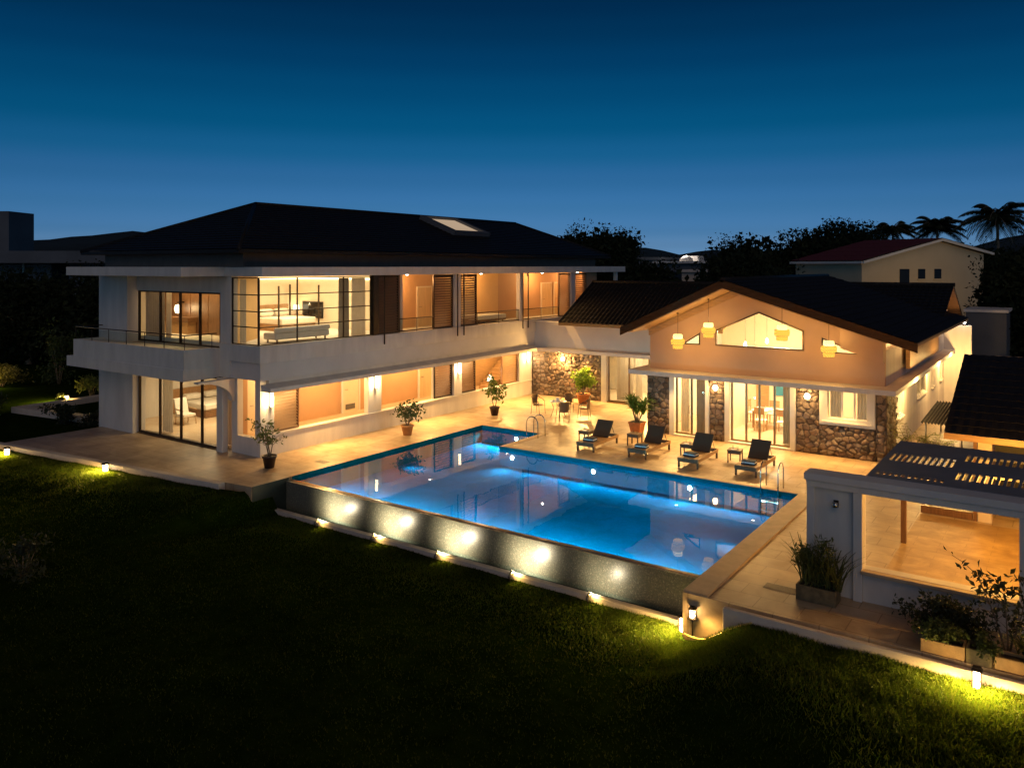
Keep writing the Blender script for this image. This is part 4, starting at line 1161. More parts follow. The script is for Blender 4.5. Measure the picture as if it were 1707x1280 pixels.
B().box(-11.3, -9.3, 33.7, 34.7, .80, .85).obj('top', M['fabric'], t, bevel=.01)
for x in (-11.2, -9.4):
    for y in (33.8, 34.6): B().box(x - .04, x + .04, y - .04, y + .04, .092, .80).obj('leg', M['wood'], t)
t = thing('tableware', 'plates and glasses laid on the dining table', 'tableware', (-10.3, 34.2, .85), 'tableware')
q = B()
for x in (-11.0, -10.5, -10.0, -9.6):
    for y in (33.9, 34.5): q.lathe([(0, 0), (.07, 0), (.12, .015)], (x, y, .853), 14)
q.obj('plate', M['plate'], t)
q = B()
for x in (-10.8, -10.3, -9.8): q.lathe([(.03, 0), (.035, .14)], (x, 34.2, .853), 10)
q.obj('cup', M['clear'], t)


def dining_chair(lab, x, y, r):
    t = thing('dining_chair', lab, 'chair', (0, 0, .09), 'dining chairs')
    B().box(-.22, .22, -.22, .22, .50, .56).obj('seat', M['fabric'], t, bevel=.02)
    B().box(-.22, .22, .19, .23, .80, 1.08).obj('backrest', M['wood_pale'], t, bevel=.01)
    for i in (-.2, .2):
        B().box(i - .02, i + .02, -.21, -.17, .09, .50).obj('leg', M['wood_pale'], t); B().box(i - .02, i + .02, .185, .225, .09, .80).obj('leg', M['wood_pale'], t)
    t.location = (x, y, .09); t.rotation_euler = (0, 0, r); return t


dining_chair('oak dining chair with its back to the glass doors, left of the door mullion', -10.75, 33.35, PI)
dining_chair('oak dining chair with its back to the glass doors, right of the door mullion', -9.85, 33.35, PI)
dining_chair('oak dining chair on the far side of the dining table, left', -10.75, 35.05, 0)
dining_chair('oak dining chair on the far side of the dining table, right', -9.85, 35.05, 0)
dining_chair('oak dining chair at the left head of the dining table', -11.6 + .05, 34.9, PI / 2)
dining_chair('oak dining chair at the right head of the dining table', -8.98, 34.2, -PI / 2)
for i, (x, z, lab) in enumerate([(-11.15, 3.72, 'bare warm bulb hanging low at the left of the peaked window'), (-10.75, 3.74, 'small unlit pendant between the two bulbs in the peaked window'), (-10.25, 3.92, 'brightest bare bulb hanging inside the peaked window')]):
    t = thing('hanging_bulb', lab, 'pendant lamp', (x, 32.6, z), 'bulbs inside the peaked window')
    B().tube([(x, 32.6, z + .12), (x, 32.6, rz(x) - TH - .12)], .006, 5).obj('cord', M['metal_dark'], t)
    B().lathe([(.0, -.09), (.055, -.05), (.06, 0), (.03, .07), (.02, .12), (0, .13)], (x, 32.6, z), 14).obj('bulb', M['glow_white'] if i != 1 else M['clear'], t)


def straw_pendant(lab, x, y, z):
    t = thing('straw_pendant', lab, 'pendant lamp', (x, y, z), 'straw pendants under the gable eave')
    B().tube([(x, y, z + .42), (x, y, rz(x) - TH + .03)], .008, 5).obj('cord', M['metal_dark'], t)
    B().lathe([(.05, 0), (.05, .03), (0, .03)], (x, y, rz(x) - TH - .02), 10).obj('ceiling_rose', M['metal_dark'], t)
    def band(r, z0, z1, mt, nm):
        q = B(); h2 = z1 - z0; q.lathe([(r * .86, z0), (r * .95, z0 + .12 * h2), (r, z0 + .35 * h2), (r, z0 + .65 * h2), (r * .95, z0 + .88 * h2), (r * .86, z1)], (x, y, z), 28)
        o = q.obj(nm, M[mt], t)
        rr = B()
        for zz in np.linspace(z0 + .01, z1 - .01, 5): rr.tube([(x + (r + .004) * math.cos(a), y + (r + .004) * math.sin(a), z + zz) for a in np.linspace(0, 2 * PI, 25)], .006, 4, False)
        rr.obj('straw_hoop', M['wicker_pale'], o)
    band(.19, .22, .42, 'shade_top', 'upper_shade'); band(.27, .02, .24, 'shade_y', 'middle_shade'); band(.20, -.16, .03, 'shade_y', 'lower_shade')
    point((x, y, z - .2), 34, (1, .54, .15), .1); point((x, y, z + .46), 26, (1, .62, .22), .1)


straw_pendant('straw drum pendant lamp nearest the left eave of the gable', -12.9, 29.75, 3.85)
straw_pendant('straw drum pendant lamp just left of the peaked window', -11.63, 29.75, 4.36)
straw_pendant('straw drum pendant lamp in front of the right half of the peaked window', -8.8, 29.75, 4.40)
straw_pendant('straw drum pendant lamp by the right hand triangular pane', -7.15, 29.75, 3.90)


def globe_lamp(lab, x, y, z, power=60):
    t = thing('globe_lamp', lab, 'wall lamp', (x, y, z), 'round wall lamps on the rubble stone')
    B().box(x - .05, x + .05, y - .03, y + .12, z - .06, z + .06).obj('wall_plate', M['metal_dark'], t)
    B().lathe([(0, -.11), (.07, -.09), (.11, 0), (.07, .09), (0, .11)], (x, y - .13, z), 18).obj('globe', M['glow_w'], t)
    point((x, y - .27, z), power, WARM, .1)


globe_lamp('round wall lamp on the narrow stone pier between the two glass doors', -11.67, FY - .09, 2.14, 60)
globe_lamp('round wall lamp on the stone wall left of the white framed window', -8.12, FY - .09, 2.14, 60)
globe_lamp('round wall lamp on the stone wall behind the round table', -22.15, 36.2, 2.06, 330)
for x in (-13.2, -10.06, -6.9):
    B().lathe([(0, -.012), (.05, -.012), (.06, 0)], (x, 30.3, 2.518), 14).obj('downlight', M['glow_white'], G)
    spot((x, 30.3, 2.47), (x, 28.6, 0), 750, WARM, 150, 1., .05)

# ================================================================ LINK BUILDING
K = thing('link_building', 'low connecting wing with stone wall and curtained glass door between the two houses', 'building', (-19.5, 38, 0))
b = B().wall('y', 36.3, 36.55, -24.2, -14.62, 0, 4.0, [(-19.58, -15.0, -.1, 2.4)]); b.obj('front_wall', M['white2'], K)
rubble('stone_panel', K, -24.19, -19.92, 0, 2.38, 36.298, seed=11, cell=.2)
B().box(-19.91, -19.6, 36.18, 36.298, 0, 2.42).obj('pilaster', M['white_trim'], K, bevel=.008)
b = B().box(-24.19, -14.62, 35.75, 36.298, 2.425, 2.60); b.obj('canopy', M['white2'], K, bevel=.01)
us = [-19.56, -18.4, -17.3, -16.1, -15.02]
fr = grid_frame(K, 'sliding_door', 'y', 36.40, us, [.06, 2.37], .07, .08, 'frame_al')
for a, c_ in zip(us[:-1], us[1:]): pane(fr, 'y', 36.40, a + .03, c_ - .03, .1, 2.33)
B().box(-19.62, -14.95, 36.2, 36.5, .004, .05).obj('threshold', M['frame_al'], fr)
B().box(-24.15, -14.62, 36.552, 43, .0, .055).obj('lobby_floor', M['inner_floor'], K)
b = B(); b.box(-24.1, -14.62, 40.0, 40.2, .06, 3.9); b.obj('lobby_wall', M['mural'], K)
B().box(-24.1, -14.62, 36.56, 40, 2.75, 2.85).obj('lobby_ceiling', M['ceil'], K)
B().box(-24.2, -14.62, 42.8, 43.05, 0, 4).obj('back_wall', M['white2'], K); B().box(-24.2, -24.0, 36.552, 42.8, 0, 4).obj('side_wall', M['white2'], K)
area((-17.3, 38, 2.7), 3.5, 2, 380, SOFT)
curtain('pale curtain behind the left pane of the lobby door', -19.3, 36.75, -18.35, 36.75, .08, 2.5, 11, 'curtain', .05, 'lobby curtains')
curtain('white curtain beside the lobby door mullion', -18.25, 36.78, -17.85, 36.78, .08, 2.5, 5, 'curtain', .04, 'lobby curtains')
b = B(); ly0, lz0, ly1, lz1 = 35.55, 4.02, 39.2, 6.05
roof_sheet(b, (-22.05, ly0, lz0), (-13.2, ly0, lz0), (-13.2, ly1, lz1), (-22.05, ly1, lz1), 36, 10, .05, .03, 6)
roof_sheet(b, (-13.2, 42.9, lz0), (-22.05, 42.9, lz0), (-22.05, ly1, lz1), (-13.2, ly1, lz1), 36, 10, .05, .03, 6)
b.tube([(-22.1, ly1, lz1 + .04), (-13.2, ly1, lz1 + .04)], .1, 8); b.tube([(-22.05, ly0, lz0 + .04), (-22.05, ly1, lz1 + .05)], .06, 6)
b.obj('roof', M['roof2'], K, fix=False)
b = B(); b.prism([(ly0, lz0 - .13), (ly1, lz1 - .13), (42.9, lz0 - .13), (42.9, lz0 - .003), (ly1, lz1 - .003), (ly0, lz0 - .003)], 'x', -22.0, -13.2); b.obj('roof_deck', M['soffit'], K)
B().box(-22.07, -13.2, ly0 - .05, ly0 - .002, lz0 - .14, lz0 + .01).obj('fascia', M['frame_al'], K)
B().box(-24.15, -22.3, 35.9, 36.2, 4.0, 4.02).obj('terrace_edge', M['white2'], K)
for x in (-20.8, -17.2):
    B().lathe([(0, -.012), (.05, -.012), (.06, 0)], (x, 36.0, 2.423), 14).obj('downlight', M['glow_white'], K)
    spot((x, 36.0, 2.38), (x, 33.8, 0), 1400, WARM, 150, 1., .05)

# ================================================================ PERGOLA WALL, COURT, OUTBUILDING
P = thing('pergola', 'white pergola wall with a wide opening under a slotted grey roof', 'pergola', (-2.5, 19.5, 0))
b = B().wall('y', 17.82, 18.08, -4.72, 3.2, 0, 2.40, [(-3.60, -.84, .68, 2.28), (-.5, 2.6, .68, 2.28)])
b.obj('screen_wall', M['white'], P)
b = B(); b.box(-4.72, 3.2, 17.70, 17.818, 2.26, 2.40); b.box(-4.72, -4.56, 17.72, 17.818, 0, 2.258); b.box(-3.78, -3.60, 17.72, 17.818, 0, 2.258); b.box(-.84, -.5, 17.72, 17.818, 0, 2.258)
b.obj('wall_frame', M['white'], P, bevel=.01)
b = B(); b.box(-4.76, 3.25, 17.66, 18.16, 2.402, 2.55); b.obj('beam', M['white2'], P, bevel=.01)
b = B(); b.box(-3.62, -.8, 17.66, 18.14, .60, .675); b.obj('ledge', M['coping'], P, bevel=.008)
b = B()
bays = [(-3.50, -2.16, [(18.42, 18.68), (19.9, 20.75)]), (-2.05, -.62, [(18.85, 19.55), (20.75, 21.4)]), (-.5, .9, [(18.42, 18.68), (19.9, 20.75)]), (1., 2.4, [(18.85, 19.55), (20.75, 21.4)])]
xsl = {-3.60, 3.2}; ysl = {18.162, 22.25}
rects = []
for x0, x1, ys_ in bays:
    n_ = 11; w_ = (x1 - x0) / n_
    for y0, y1 in ys_:
        for i in range(n_): rects.append((x0 + i * w_ + .02, x0 + i * w_ + .02 + w_ * .55, y0, y1))
for r_ in rects: xsl |= {round(r_[0], 4), round(r_[1], 4)}; ysl |= {r_[2], r_[3]}
xsl = sorted(xsl); ysl = sorted(ysl)
b.cells(xsl, ysl, lambda i, j: not any(r_[0] - 1e-3 < (xsl[i] + xsl[i + 1]) / 2 < r_[1] + 1e-3 and r_[2] < (ysl[j] + ysl[j + 1]) / 2 < r_[3] for r_ in rects), 'z', 2.515, 2.56)
b.obj('slotted_roof', M['slab'], P)
b = B(); b.box(-3.60, 3.2, 22.10, 22.24, 2.36, 2.513); b.box(-3.60, -3.48, 18.17, 22.098, 2.36, 2.513); b.box(-2.14, -2.07, 18.17, 22.098, 2.40, 2.513); b.box(-.60, -.52, 18.17, 22.098, 2.40, 2.513); b.obj('roof_beam', M['slab'], P)
for x in (-3.52, -.2, 2.9): B().box(x - .06, x + .06, 22.11, 22.23, .006, 2.358).obj('post', M['wood'], P)
t = thing('bulkhead_lamp', 'small unlit wall lamp in the recess of the white pergola wall', 'wall lamp', (-4.13, 17.8, 1.95))
B().box(-4.18, -4.08, 17.79, 17.818, 1.88, 2.02).obj('wall_plate', M['metal_dark'], t); B().lathe([(.0, 0), (.07, .0), (.05, .09), (0, .1)], (-4.13, 17.72, 1.9), 14).obj('lamp_shade', M['steel'], t)
t = thing('ceiling_lamp', 'bright white lamp hanging below the slots of the pergola roof', 'lamp', (-2.2, 20.3, 2.2))
B().lathe([(0, -.06), (.07, -.03), (.07, .03), (0, .06)], (-2.28, 20.25, 2.33), 16).obj('globe', M['glow_white'], t); B().tube([(-2.28, 20.25, 2.39), (-2.28, 20.25, 2.42)], .02).obj('stem', M['metal_dark'], t)
point((-2.28, 20.25, 2.2), 30, (1, .62, .2), .08)
for x, y in ((-1.2, 19.5), (-1.4, 22.8), (1.2, 20.5), (.6, 24.)): point((x, y, 2.25), 210, (1, .47, .07), .1)

O = thing('outbuilding', 'low outbuilding with a sloping dark roof behind the pergola', 'building', (2, 27, 0))
b = B(); roof_sheet(b, (-2.9, 24.6, 2.45), (9, 24.6, 2.45), (9, 29.6, 4.12), (-2.9, 29.6, 4.12), 44, 12, .02, .012, 4); b.obj('roof', M['roof'], O, fix=False)
b = B(); b.prism([(24.6, 2.33), (29.6, 4.0), (29.6, 4.115), (24.6, 2.445)], 'x', -2.88, 9); b.obj('roof_deck', M['soffit'], O)
B().box(-2.9, 9, 24.5, 24.598, 2.29, 2.46).obj('fascia', M['wood_pale'], O)
b = B(); b.box(-2.15, -1.83, 25.2, 25.5, 0, 2.5); b.box(-.2, 9, 25.3, 25.5, 0, 2.5); b.box(-2.15, -1.9, 25.5, 29.3, 0, 2.5); b.box(-1.83, -.2, 26.4, 26.6, 0, 2.5); b.obj('wall', M['cream'], O)
B().box(-1.82, -.21, 26.3, 26.395, 0, 2.2).obj('door', M['black'], O)
B().box(-2.26, -2.17, 25.18, 25.3, 0, 2.4).obj('post', M['wood'], O)
b = B(); b.box(-3.56, -2.28, 25.20, 25.36, 0, .2); b.box(-3.56, -3.4, 25.362, 26.6, 0, .2)
tag(b.obj('bench_kerb', M['wood'], bevel=.01), 'low brown L-shaped timber edging on the court floor behind the pergola', 'edging')

# side yard between gable house and outbuilding
aw = thing('corrugated_awning', 'small brown corrugated awning standing in the side yard', 'awning', (-4.1, 36, 0))
b = B(); roof_sheet(b, (-4.75, 33.6, 1.02), (-3.2, 33.6, 1.02), (-3.2, 38.2, 1.2), (-4.75, 38.2, 1.2), 14, 1, .06, 0, 8); b.obj('sheet', M['roof2'], aw, fix=False)
for x, y in ((-4.6, 33.8), (-3.4, 33.8), (-4.6, 38.), (-3.4, 38.)): B().tube([(x, y, 0), (x, y, 1.02)], .03).obj('post', M['grey_metal'], aw)
for y in (34.2, 40.5, 44.8): point((-4.8, y, 2.35), 230, (1, .60, .20), .06)
point((-3.4, 32.6, 1.7), 120, (1, .62, .16), .1)

# ================================================================ POOLSIDE FURNITURE
def lounger():
    t = thing('sun_lounger', '', 'sun lounger', (0, 0, 0), 'sun loungers by the pool')
    B().box(-.35, .35, -1.0, .25, .30, .335).obj('seat', M['wicker_pale'], t)
    for sx in (-1, 1): B().box(sx * .35, sx * .38, -1.03, 1.03, .22, .34).obj('side_rail', M['wicker_pale'], t)
    f = B(); f.box(-.35, .35, -1.03, -1.0, .2, .34); f.obj('end_rail', M['wicker'], t); f = B(); f.box(-.35, .35, 1.0, 1.03, .22, .34)
    f.obj('end_rail', M['wicker'], t)
    for x in (-.34, .34):
        for y in (-.97, .97): B().box(x - .03, x + .03, y - .03, y + .03, 0, .22).obj('leg', M['wicker'], t)
    a = math.radians(52); L_ = .72
    q = B()
    c, s = math.cos(a), math.sin(a)
    q.add([(x, .25 + l * c - n_ * s, .335 + l * s + n_ * c) for x in (-.34, .34) for l, n_ in ((0, 0), (L_, 0), (L_, .035), (0, .035))],
          [(0, 1, 2, 3), (7, 6, 5, 4), (0, 4, 5, 1), (1, 5, 6, 2), (2, 6, 7, 3), (3, 7, 4, 0)])
    bk = q.obj('backrest', M['sling'], t)
    for x in (-.3, .3): B().tube([(x, .25 + .55 * c, .335 + .55 * s), (x, .88, .30)], .012, 6).obj('strut', M['grey_metal'], t)
    return t


proto = lounger()
lx = [(-15.08, 27.13, .02), (-12.96, 27.28, -.02), (-10.94, 27.02, .03), (-8.92, 27.12, 0)]
labs = ['brown wicker sun lounger farthest left, nearest the pool ladder by the round table', 'brown wicker sun lounger in front of the potted palm, second of the row',
        'brown wicker sun lounger in front of the glazed french doors, third of the row', 'brown wicker sun lounger at the right end of the row beside the right pool ladder']
for i, ((x, y, r), lab) in enumerate(zip(lx, labs)):
    if i == 0: proto.location = (x, y, 0); proto.rotation_euler = (0, 0, r); proto['label'] = lab
    else: dup(proto, (x, y, 0), r, lab)


def towel():
    t = thing('folded_towel', '', 'towel', (0, 0, 0), 'towels on the loungers')
    B().box(-.27, .2, -.16, .16, 0, .05).obj('towel_fold', M['towel'], t, bevel=.02)
    B().box(-.25, .19, -.15, .15, .05, .085).obj('towel_fold', M['towel_w'], t, bevel=.012)
    B().box(-.26, .2, -.155, .155, .085, .125).obj('towel_fold', M['towel'], t, bevel=.018)
    return t


tw = towel()
for i, ((x, y, r), w_) in enumerate(zip(lx, ('farthest left', 'second', 'third', 'rightmost'))):
    lab = f'folded navy and white towel on the foot of the {w_} sun lounger'
    if i == 0: tw.location = (x + .05, y - .62, .336); tw['label'] = lab
    else: dup(tw, (x + (.06, .04, .0, .02)[i], y - (.6, .66, .58, .62)[i], .336), (.0, .12, -.1, .06)[i], lab)


def side_table():
    t = thing('side_table', '', 'side table', (0, 0, 0), 'side tables between the loungers')
    B().box(-.24, .24, -.24, .24, .42, .46).obj('top', M['wicker'], t, bevel=.006)
    a = B(); a.box(-.23, .23, -.23, -.20, .33, .42); a.box(-.23, .23, .20, .23, .33, .42); a.box(-.23, -.20, -.20, .20, .33, .42); a.box(.20, .23, -.20, .20, .33, .42); a.obj('apron', M['wicker'], t)
    for x in (-.21, .21):
        for y in (-.21, .21): B().box(x - .02, x + .02, y - .02, y + .02, 0, .33).obj('leg', M['wicker'], t)
    return t


def cup():
    t = B()
    for k_, (dx, dy) in enumerate(((0, 0),)): t.lathe([(.0, 0), (.028, .0), (.036, .11), (.032, .11), (.026, .008), (0, .008)], (0, 0, 0), 14)
    return tag(t.obj('drinking_glass', M['clear']), '', 'drinking glass', 'glasses on the side tables')


st = side_table(); gl = cup(); first = True
for i, (x, y) in enumerate([(-15.86, 27.62), (-14.02, 28.2), (-11.62, 27.72), (-9.88, 27.82)]):
    w_ = ('left of the farthest left sun lounger', 'left of the second sun lounger', 'left of the third sun lounger', 'left of the rightmost sun lounger')[i]
    lab = f'small square wicker side table {w_}'
    if i == 0: st.location = (x, y, 0); st['label'] = lab
    else: dup(st, (x, y, 0), .05 * i, lab)
    for k_, (dx, dy) in enumerate(((-.09, .04), (.1, -.02))):
        lab = f'clear drinking glass on the side table {w_}'
        if first: gl.location = (x + dx, y + dy, .461); gl['label'] = lab; first = False
        else: dup(gl, (x + dx, y + dy, .461), 0, lab)
    if i in (0, 3, 2):
        tr = B().lathe([(0, 0), (.07, 0), (.1, .018), (.095, .02), (.065, .006), (0, .006)], (x + .0, y - .13, .461), 18)
        tag(tr.obj('saucer', M['plate']), f'white saucer on the side table {w_}', 'plate', 'saucers on the side tables')


def wicker_chair():
    t = thing('wicker_armchair', '', 'chair', (0, 0, 0), 'wicker chairs round the table')
    B().lathe([(0, .42), (.24, .42), (.25, .44), (.24, .46), (0, .46)], (0, 0, 0), 18).obj('seat', M['wicker_mid'], t)
    # curved woven back
    vs = []; n_ = 10
    for r_, z in ((.255, .47), (.285, .88)):
        for k_ in range(n_ + 1):
            a = math.radians(40 + 100 * k_ / n_); vs.append((r_ * math.cos(a), r_ * math.sin(a), z)); vs.append(((r_ - .02) * math.cos(a), (r_ - .02) * math.sin(a), z))
    m_ = 2 * (n_ + 1); fs = []
    for k_ in range(n_):
        o = 2 * k_
        fs += [(o, o + 2, m_ + o + 2, m_ + o), (o + 1, m_ + o + 1, m_ + o + 3, o + 3), (m_ + o, m_ + o + 2, m_ + o + 3, m_ + o + 1), (o, o + 1, o + 3, o + 2)]
    fs += [(0, m_, m_ + 1, 1), (2 * n_, 2 * n_ + 1, m_ + 2 * n_ + 1, m_ + 2 * n_)]
    b = B(); b.add(vs, fs); b.obj('backrest', M['wicker_mid'], t)
    for s_ in (-1, 1):
        B().tube([(s_ * .22, .25, .0), (s_ * .215, .20, .45), (s_ * .24, .18, .87)], .013, 6).obj('leg', M['grey_metal'], t)
        B().tube([(s_ * .24, -.26, .0), (s_ * .25, -.22, .40), (s_ * .26, -.20, .60)], .013, 6).obj('leg', M['grey_metal'], t)
        B().tube([(s_ * .26, -.20, .60), (s_ * .285, -.1, .67), (s_ * .29, .08, .74), (s_ * .25, .20, .83)], .015, 6).obj('armrest', M['wicker'], t)
    return t


wc = wicker_chair()
cs = [(-20.72, 31.5, PI / 2, 'wicker armchair on the pool-house-left side of the round table, nearest the white columns'), (-19.75, 32.55, 0, 'dark wicker armchair on the far side of the round table, nearest the stone wall'),
      (-18.78, 30.72, PI + .5, 'wicker armchair in front of the round table, turned away from the camera'), (-18.45, 31.95, -PI / 2 + .3, 'wicker armchair right of the round table, in front of the terracotta pot')]
for i, (x, y, r, lab) in enumerate(cs):
    if i == 0: wc.location = (x, y, 0); wc.rotation_euler = (0, 0, r); wc['label'] = 'wicker armchair left of the round table, nearest the white columns'
    else: dup(wc, (x, y, 0), r, lab)
t = thing('round_table', 'small round glass-topped table with four wicker armchairs', 'table', (-19.6, 31.5, 0))
B().lathe([(0, .70), (.40, .70), (.41, .715), (.40, .73), (0, .73)], (-19.6, 31.5, 0), 28).obj('top', M['plate'], t)
for k_ in range(4):
    a = PI / 4 + k_ * PI / 2; B().tube([(-19.6 + .34 * math.cos(a), 31.5 + .34 * math.sin(a), 0), (-19.6 + .2 * math.cos(a), 31.5 + .2 * math.sin(a), .4), (-19.6 + .33 * math.cos(a), 31.5 + .33 * math.sin(a), .70)], .014, 6).obj('leg', M['grey_metal'], t)
t = thing('teapot', 'white teapot standing on the small round table', 'teapot', (-19.62, 31.5, .731))
B().lathe([(.0, 0), (.06, 0), (.09, .06), (.075, .12), (.03, .15), (0, .17)], (-19.62, 31.5, .731), 18).obj('body', M['plate'], t)
B().tube([(-19.54, 31.5, .78), (-19.48, 31.5, .84), (-19.45, 31.5, .87)], [.016, .012, .009], 8).obj('spout', M['plate'], t)
B().tube([(-19.70, 31.5, .77), (-19.76, 31.5, .80), (-19.76, 31.5, .84), (-19.70, 31.5, .86)], .008, 6).obj('handle', M['plate'], t)
for i, (dx, dy) in enumerate(((.18, -.12), (-.1, -.22))):
    c = B().lathe([(0, 0), (.03, 0), (.042, .06), (.036, .06), (.026, .008), (0, .008)], (-19.6 + dx, 31.5 + dy, .731), 14)
    tag(c.obj('teacup', M['plate']), ('white teacup on the round table, right of the teapot', 'white teacup on the round table, in front of the teapot')[i], 'cup', 'cups on the round table')


# ================================================================ PLANTS
def leaf_cloud(pts, size, col, aspect=.45, droop=.2, var=.35, r=rng, dirs=None):
    """many bent leaves (6 verts, 4 tris as 2 quads) at pts with random directions"""
    n_ = len(pts)
    d = r.normal(size=(n_, 3)) if dirs is None else dirs + r.normal(size=(n_, 3)) * .45
    d[:, 2] -= droop; d /= np.linalg.norm(d, axis=1)[:, None]
    u = np.cross(d, r.normal(size=(n_, 3))); u /= np.linalg.norm(u, axis=1)[:, None] + 1e-9
    w = np.cross(d, u)
    s = size * (.6 + .8 * r.random(n_))[:, None]
    p0 = pts; p1 = pts + d * s * .5 + u * s * aspect * .5 + w * s * .06; p2 = pts + d * s * .5 - u * s * aspect * .5 + w * s * .06; p3 = pts + d * s - w * s * .12
    V = np.stack([p0, p1, p3, p2], 1).reshape(-1, 3)
    F = np.arange(4 * n_).reshape(-1, 4)
    k_ = (1 - var + 2 * var * r.random(n_))[:, None]
    hue = r.random(n_)[:, None]
    c = (np.array(col) * k_) * (1 - .25 * hue) + np.array([col[0] * 1.6, col[1] * 1.15, col[2] * .6]) * .25 * hue * k_
    return V, F, np.repeat(np.clip(c, 0, 1), 4, 0)


def crown_pts(n_, c, rx, ry, rz_, clumps, r=rng, cs=.38):
    """points gathered in clumps spread through an uneven ellipsoid"""
    a = r.normal(size=(clumps, 3)); a /= np.linalg.norm(a, axis=1)[:, None]
    a *= (r.random(clumps) ** .45)[:, None] * (.75 + .45 * r.random(clumps))[:, None]
    i = r.integers(0, clumps, n_)
    p = a[i] + np.clip(r.normal(size=(n_, 3)), -1.5, 1.5) * cs * (.5 + r.random(clumps)[i])[:, None] * .6
    return p * np.array([rx, ry, rz_]) + np.array(c)


def merge(*ms):
    o = 0; V = []; F = []; C = []
    for v, f, c in ms: V.append(v); F.append(f + o); C.append(c); o += len(v)
    return np.concatenate(V), np.concatenate(F), np.concatenate(C)


def pot(t, kind, x, y, z=0, h=.36, r=.2):
    if kind == 'square':
        b = B().frustum(x, y, z, z + h, r * .72, r); b.frustum(x, y, z + h, z + h + .05, r + .02, r + .02); o = b.obj('pot', M['terracotta'], t, bevel=.01)
        B().box(x - r, x + r, y - r, y + r, z + h + .051, z + h + .056).obj('soil', M['soil'], o)
    else:
        m_ = M[kind]
        o = B().lathe([(0, 0), (r * .68, 0), (r * .98, h * .84), (r * 1.1, h * .85), (r * 1.12, h), (r * .98, h), (r * .95, h * .9), (0, h * .9)], (x, y, z), 24).obj('pot', m_, t)
        B().lathe([(r * .93, h * .9), (.5 * r, h * .93), (0, h * .94)], (x, y, z), 18).obj('soil', M['soil'], o)
    return o


def twig_tree(name, label, cat, x, y, kind, potr, poth, stems, leaf_n, leaf_s, col, ctr, rad, seed, group=None, z0=0, clumps=14):
    """potted or planted small tree: forked stems and leaf clusters at their tips"""
    r = np.random.default_rng(seed); rd = random.Random(seed)
    t = thing(name, label, cat, (x, y, z0), group)
    if kind: pot(t, kind, x, y, z0, poth, potr)
    s = B(); tips = []
    for k_ in range(stems):
        a = 2 * PI * k_ / stems + rd.random(); base = Vector((x + .03 * math.cos(a), y + .03 * math.sin(a), z0 + poth * .9))
        p = base; d = Vector((math.cos(a) * .25, math.sin(a) * .25, 1)).normalized(); path = [p]
        top = ctr + rad * rd.uniform(-.2, .6)
        for i in range(5):
            p = p + d * (z0 + top - base.z) / 5 * 1.05; d = (d + Vector((rd.uniform(-.22, .22), rd.uniform(-.22, .22), .1))).normalized(); path.append(p)
        s.tube(path, [.022 - .003 * i for i in range(6)], 6)
        for i in range(2, 6):
            for q_ in range(2):
                a2 = rd.uniform(0, 2 * PI); l = rad * rd.uniform(.5, 1.05)
                e_ = path[i] + Vector((math.cos(a2) * l, math.sin(a2) * l, l * rd.uniform(.1, .75)))
                mid = (path[i] + e_) / 2 + Vector((0, 0, .04)); s.tube([path[i], mid, e_], [.009, .007, .004], 5); tips += [tuple(e_), tuple(mid)]
    s.obj('stem', M['bark'], t)
    tips = np.array(tips); i = r.integers(0, len(tips), leaf_n)
    pts = tips[i] + r.normal(size=(leaf_n, 3)) * rad * .16
    V, F, C = leaf_cloud(pts, leaf_s, col, .5, .15, .35, r)
    npmesh('foliage', V, F, M['leaf'], t, False, C)
    return t


twig_tree('potted_tree', 'thin leafy tree in a dark pot at the near left corner of the terrace', 'potted plant', -22.83, 17.75, 'blackpot', .24, .42, 4, 260, .13, (.13, .17, .05), 1.25, .42, 3)
twig_tree('potted_shrub', 'bushy shrub in a pale terracotta pot halfway along the pool edge', 'potted plant', -22.55, 24.45, 'terracotta2', .25, .42, 4, 420, .14, (.07, .11, .035), .85, .42, 5)
twig_tree('potted_tree', 'slender tree in a black plastic pot near the lit corridor window', 'potted plant', -22.2, 30.05, 'blackpot', .23, .4, 2, 300, .17, (.12, .19, .03), 1.15, .42, 8)
twig_tree('potted_bush', 'bright green round bush in a terracotta pot against the stone wall', 'potted plant', -20.4, 35.2, 'terracotta', .33, .5, 5, 1500, .12, (.20, .34, .03), 1.3, .40, 11)


def strap_plant(name, label, cat, x, y, z, n_, length, width, col, seed, t=None, lean=.5, stalk=.0, spread=.06, part='foliage'):
    """clump of arching strap leaves"""
    r = np.random.default_rng(seed); V = []; F = []; C = []; o = 0
    t = t or thing(name, label, cat, (x, y, z))
    for k_ in range(n_):
        a = r.random() * 2 * PI; l = length * (.6 + .5 * r.random()); w = width * (.7 + .5 * r.random()); ln = lean * (.3 + r.random())
        b0 = np.array([x + r.normal() * spread, y + r.normal() * spread, z + stalk * r.random()])
        dx, dy = math.cos(a), math.sin(a); c_ = np.array(col) * (.65 + .7 * r.random())
        ns = 5
        for i in range(ns + 1):
            u = i / ns; out_ = l * (u * .35 + u * u * ln); zz = l * (u * .95 - u * u * .55 * ln * 1.4)
            ww = w * (1 - .85 * u * u) * (.5 + min(1, u * 4) * .5)
            V.append(b0 + [dx * out_ - dy * ww, dy * out_ + dx * ww, zz]); V.append(b0 + [dx * out_ + dy * ww, dy * out_ - dx * ww, zz]); C += [c_, c_]
        for i in range(ns): F.append((o + 2 * i, o + 2 * i + 1, o + 2 * i + 3, o + 2 * i + 2))
        o += 2 * (ns + 1)
    npmesh(part, np.array(V), np.array(F), M['leaf'], t, True, np.array(C))
    return t


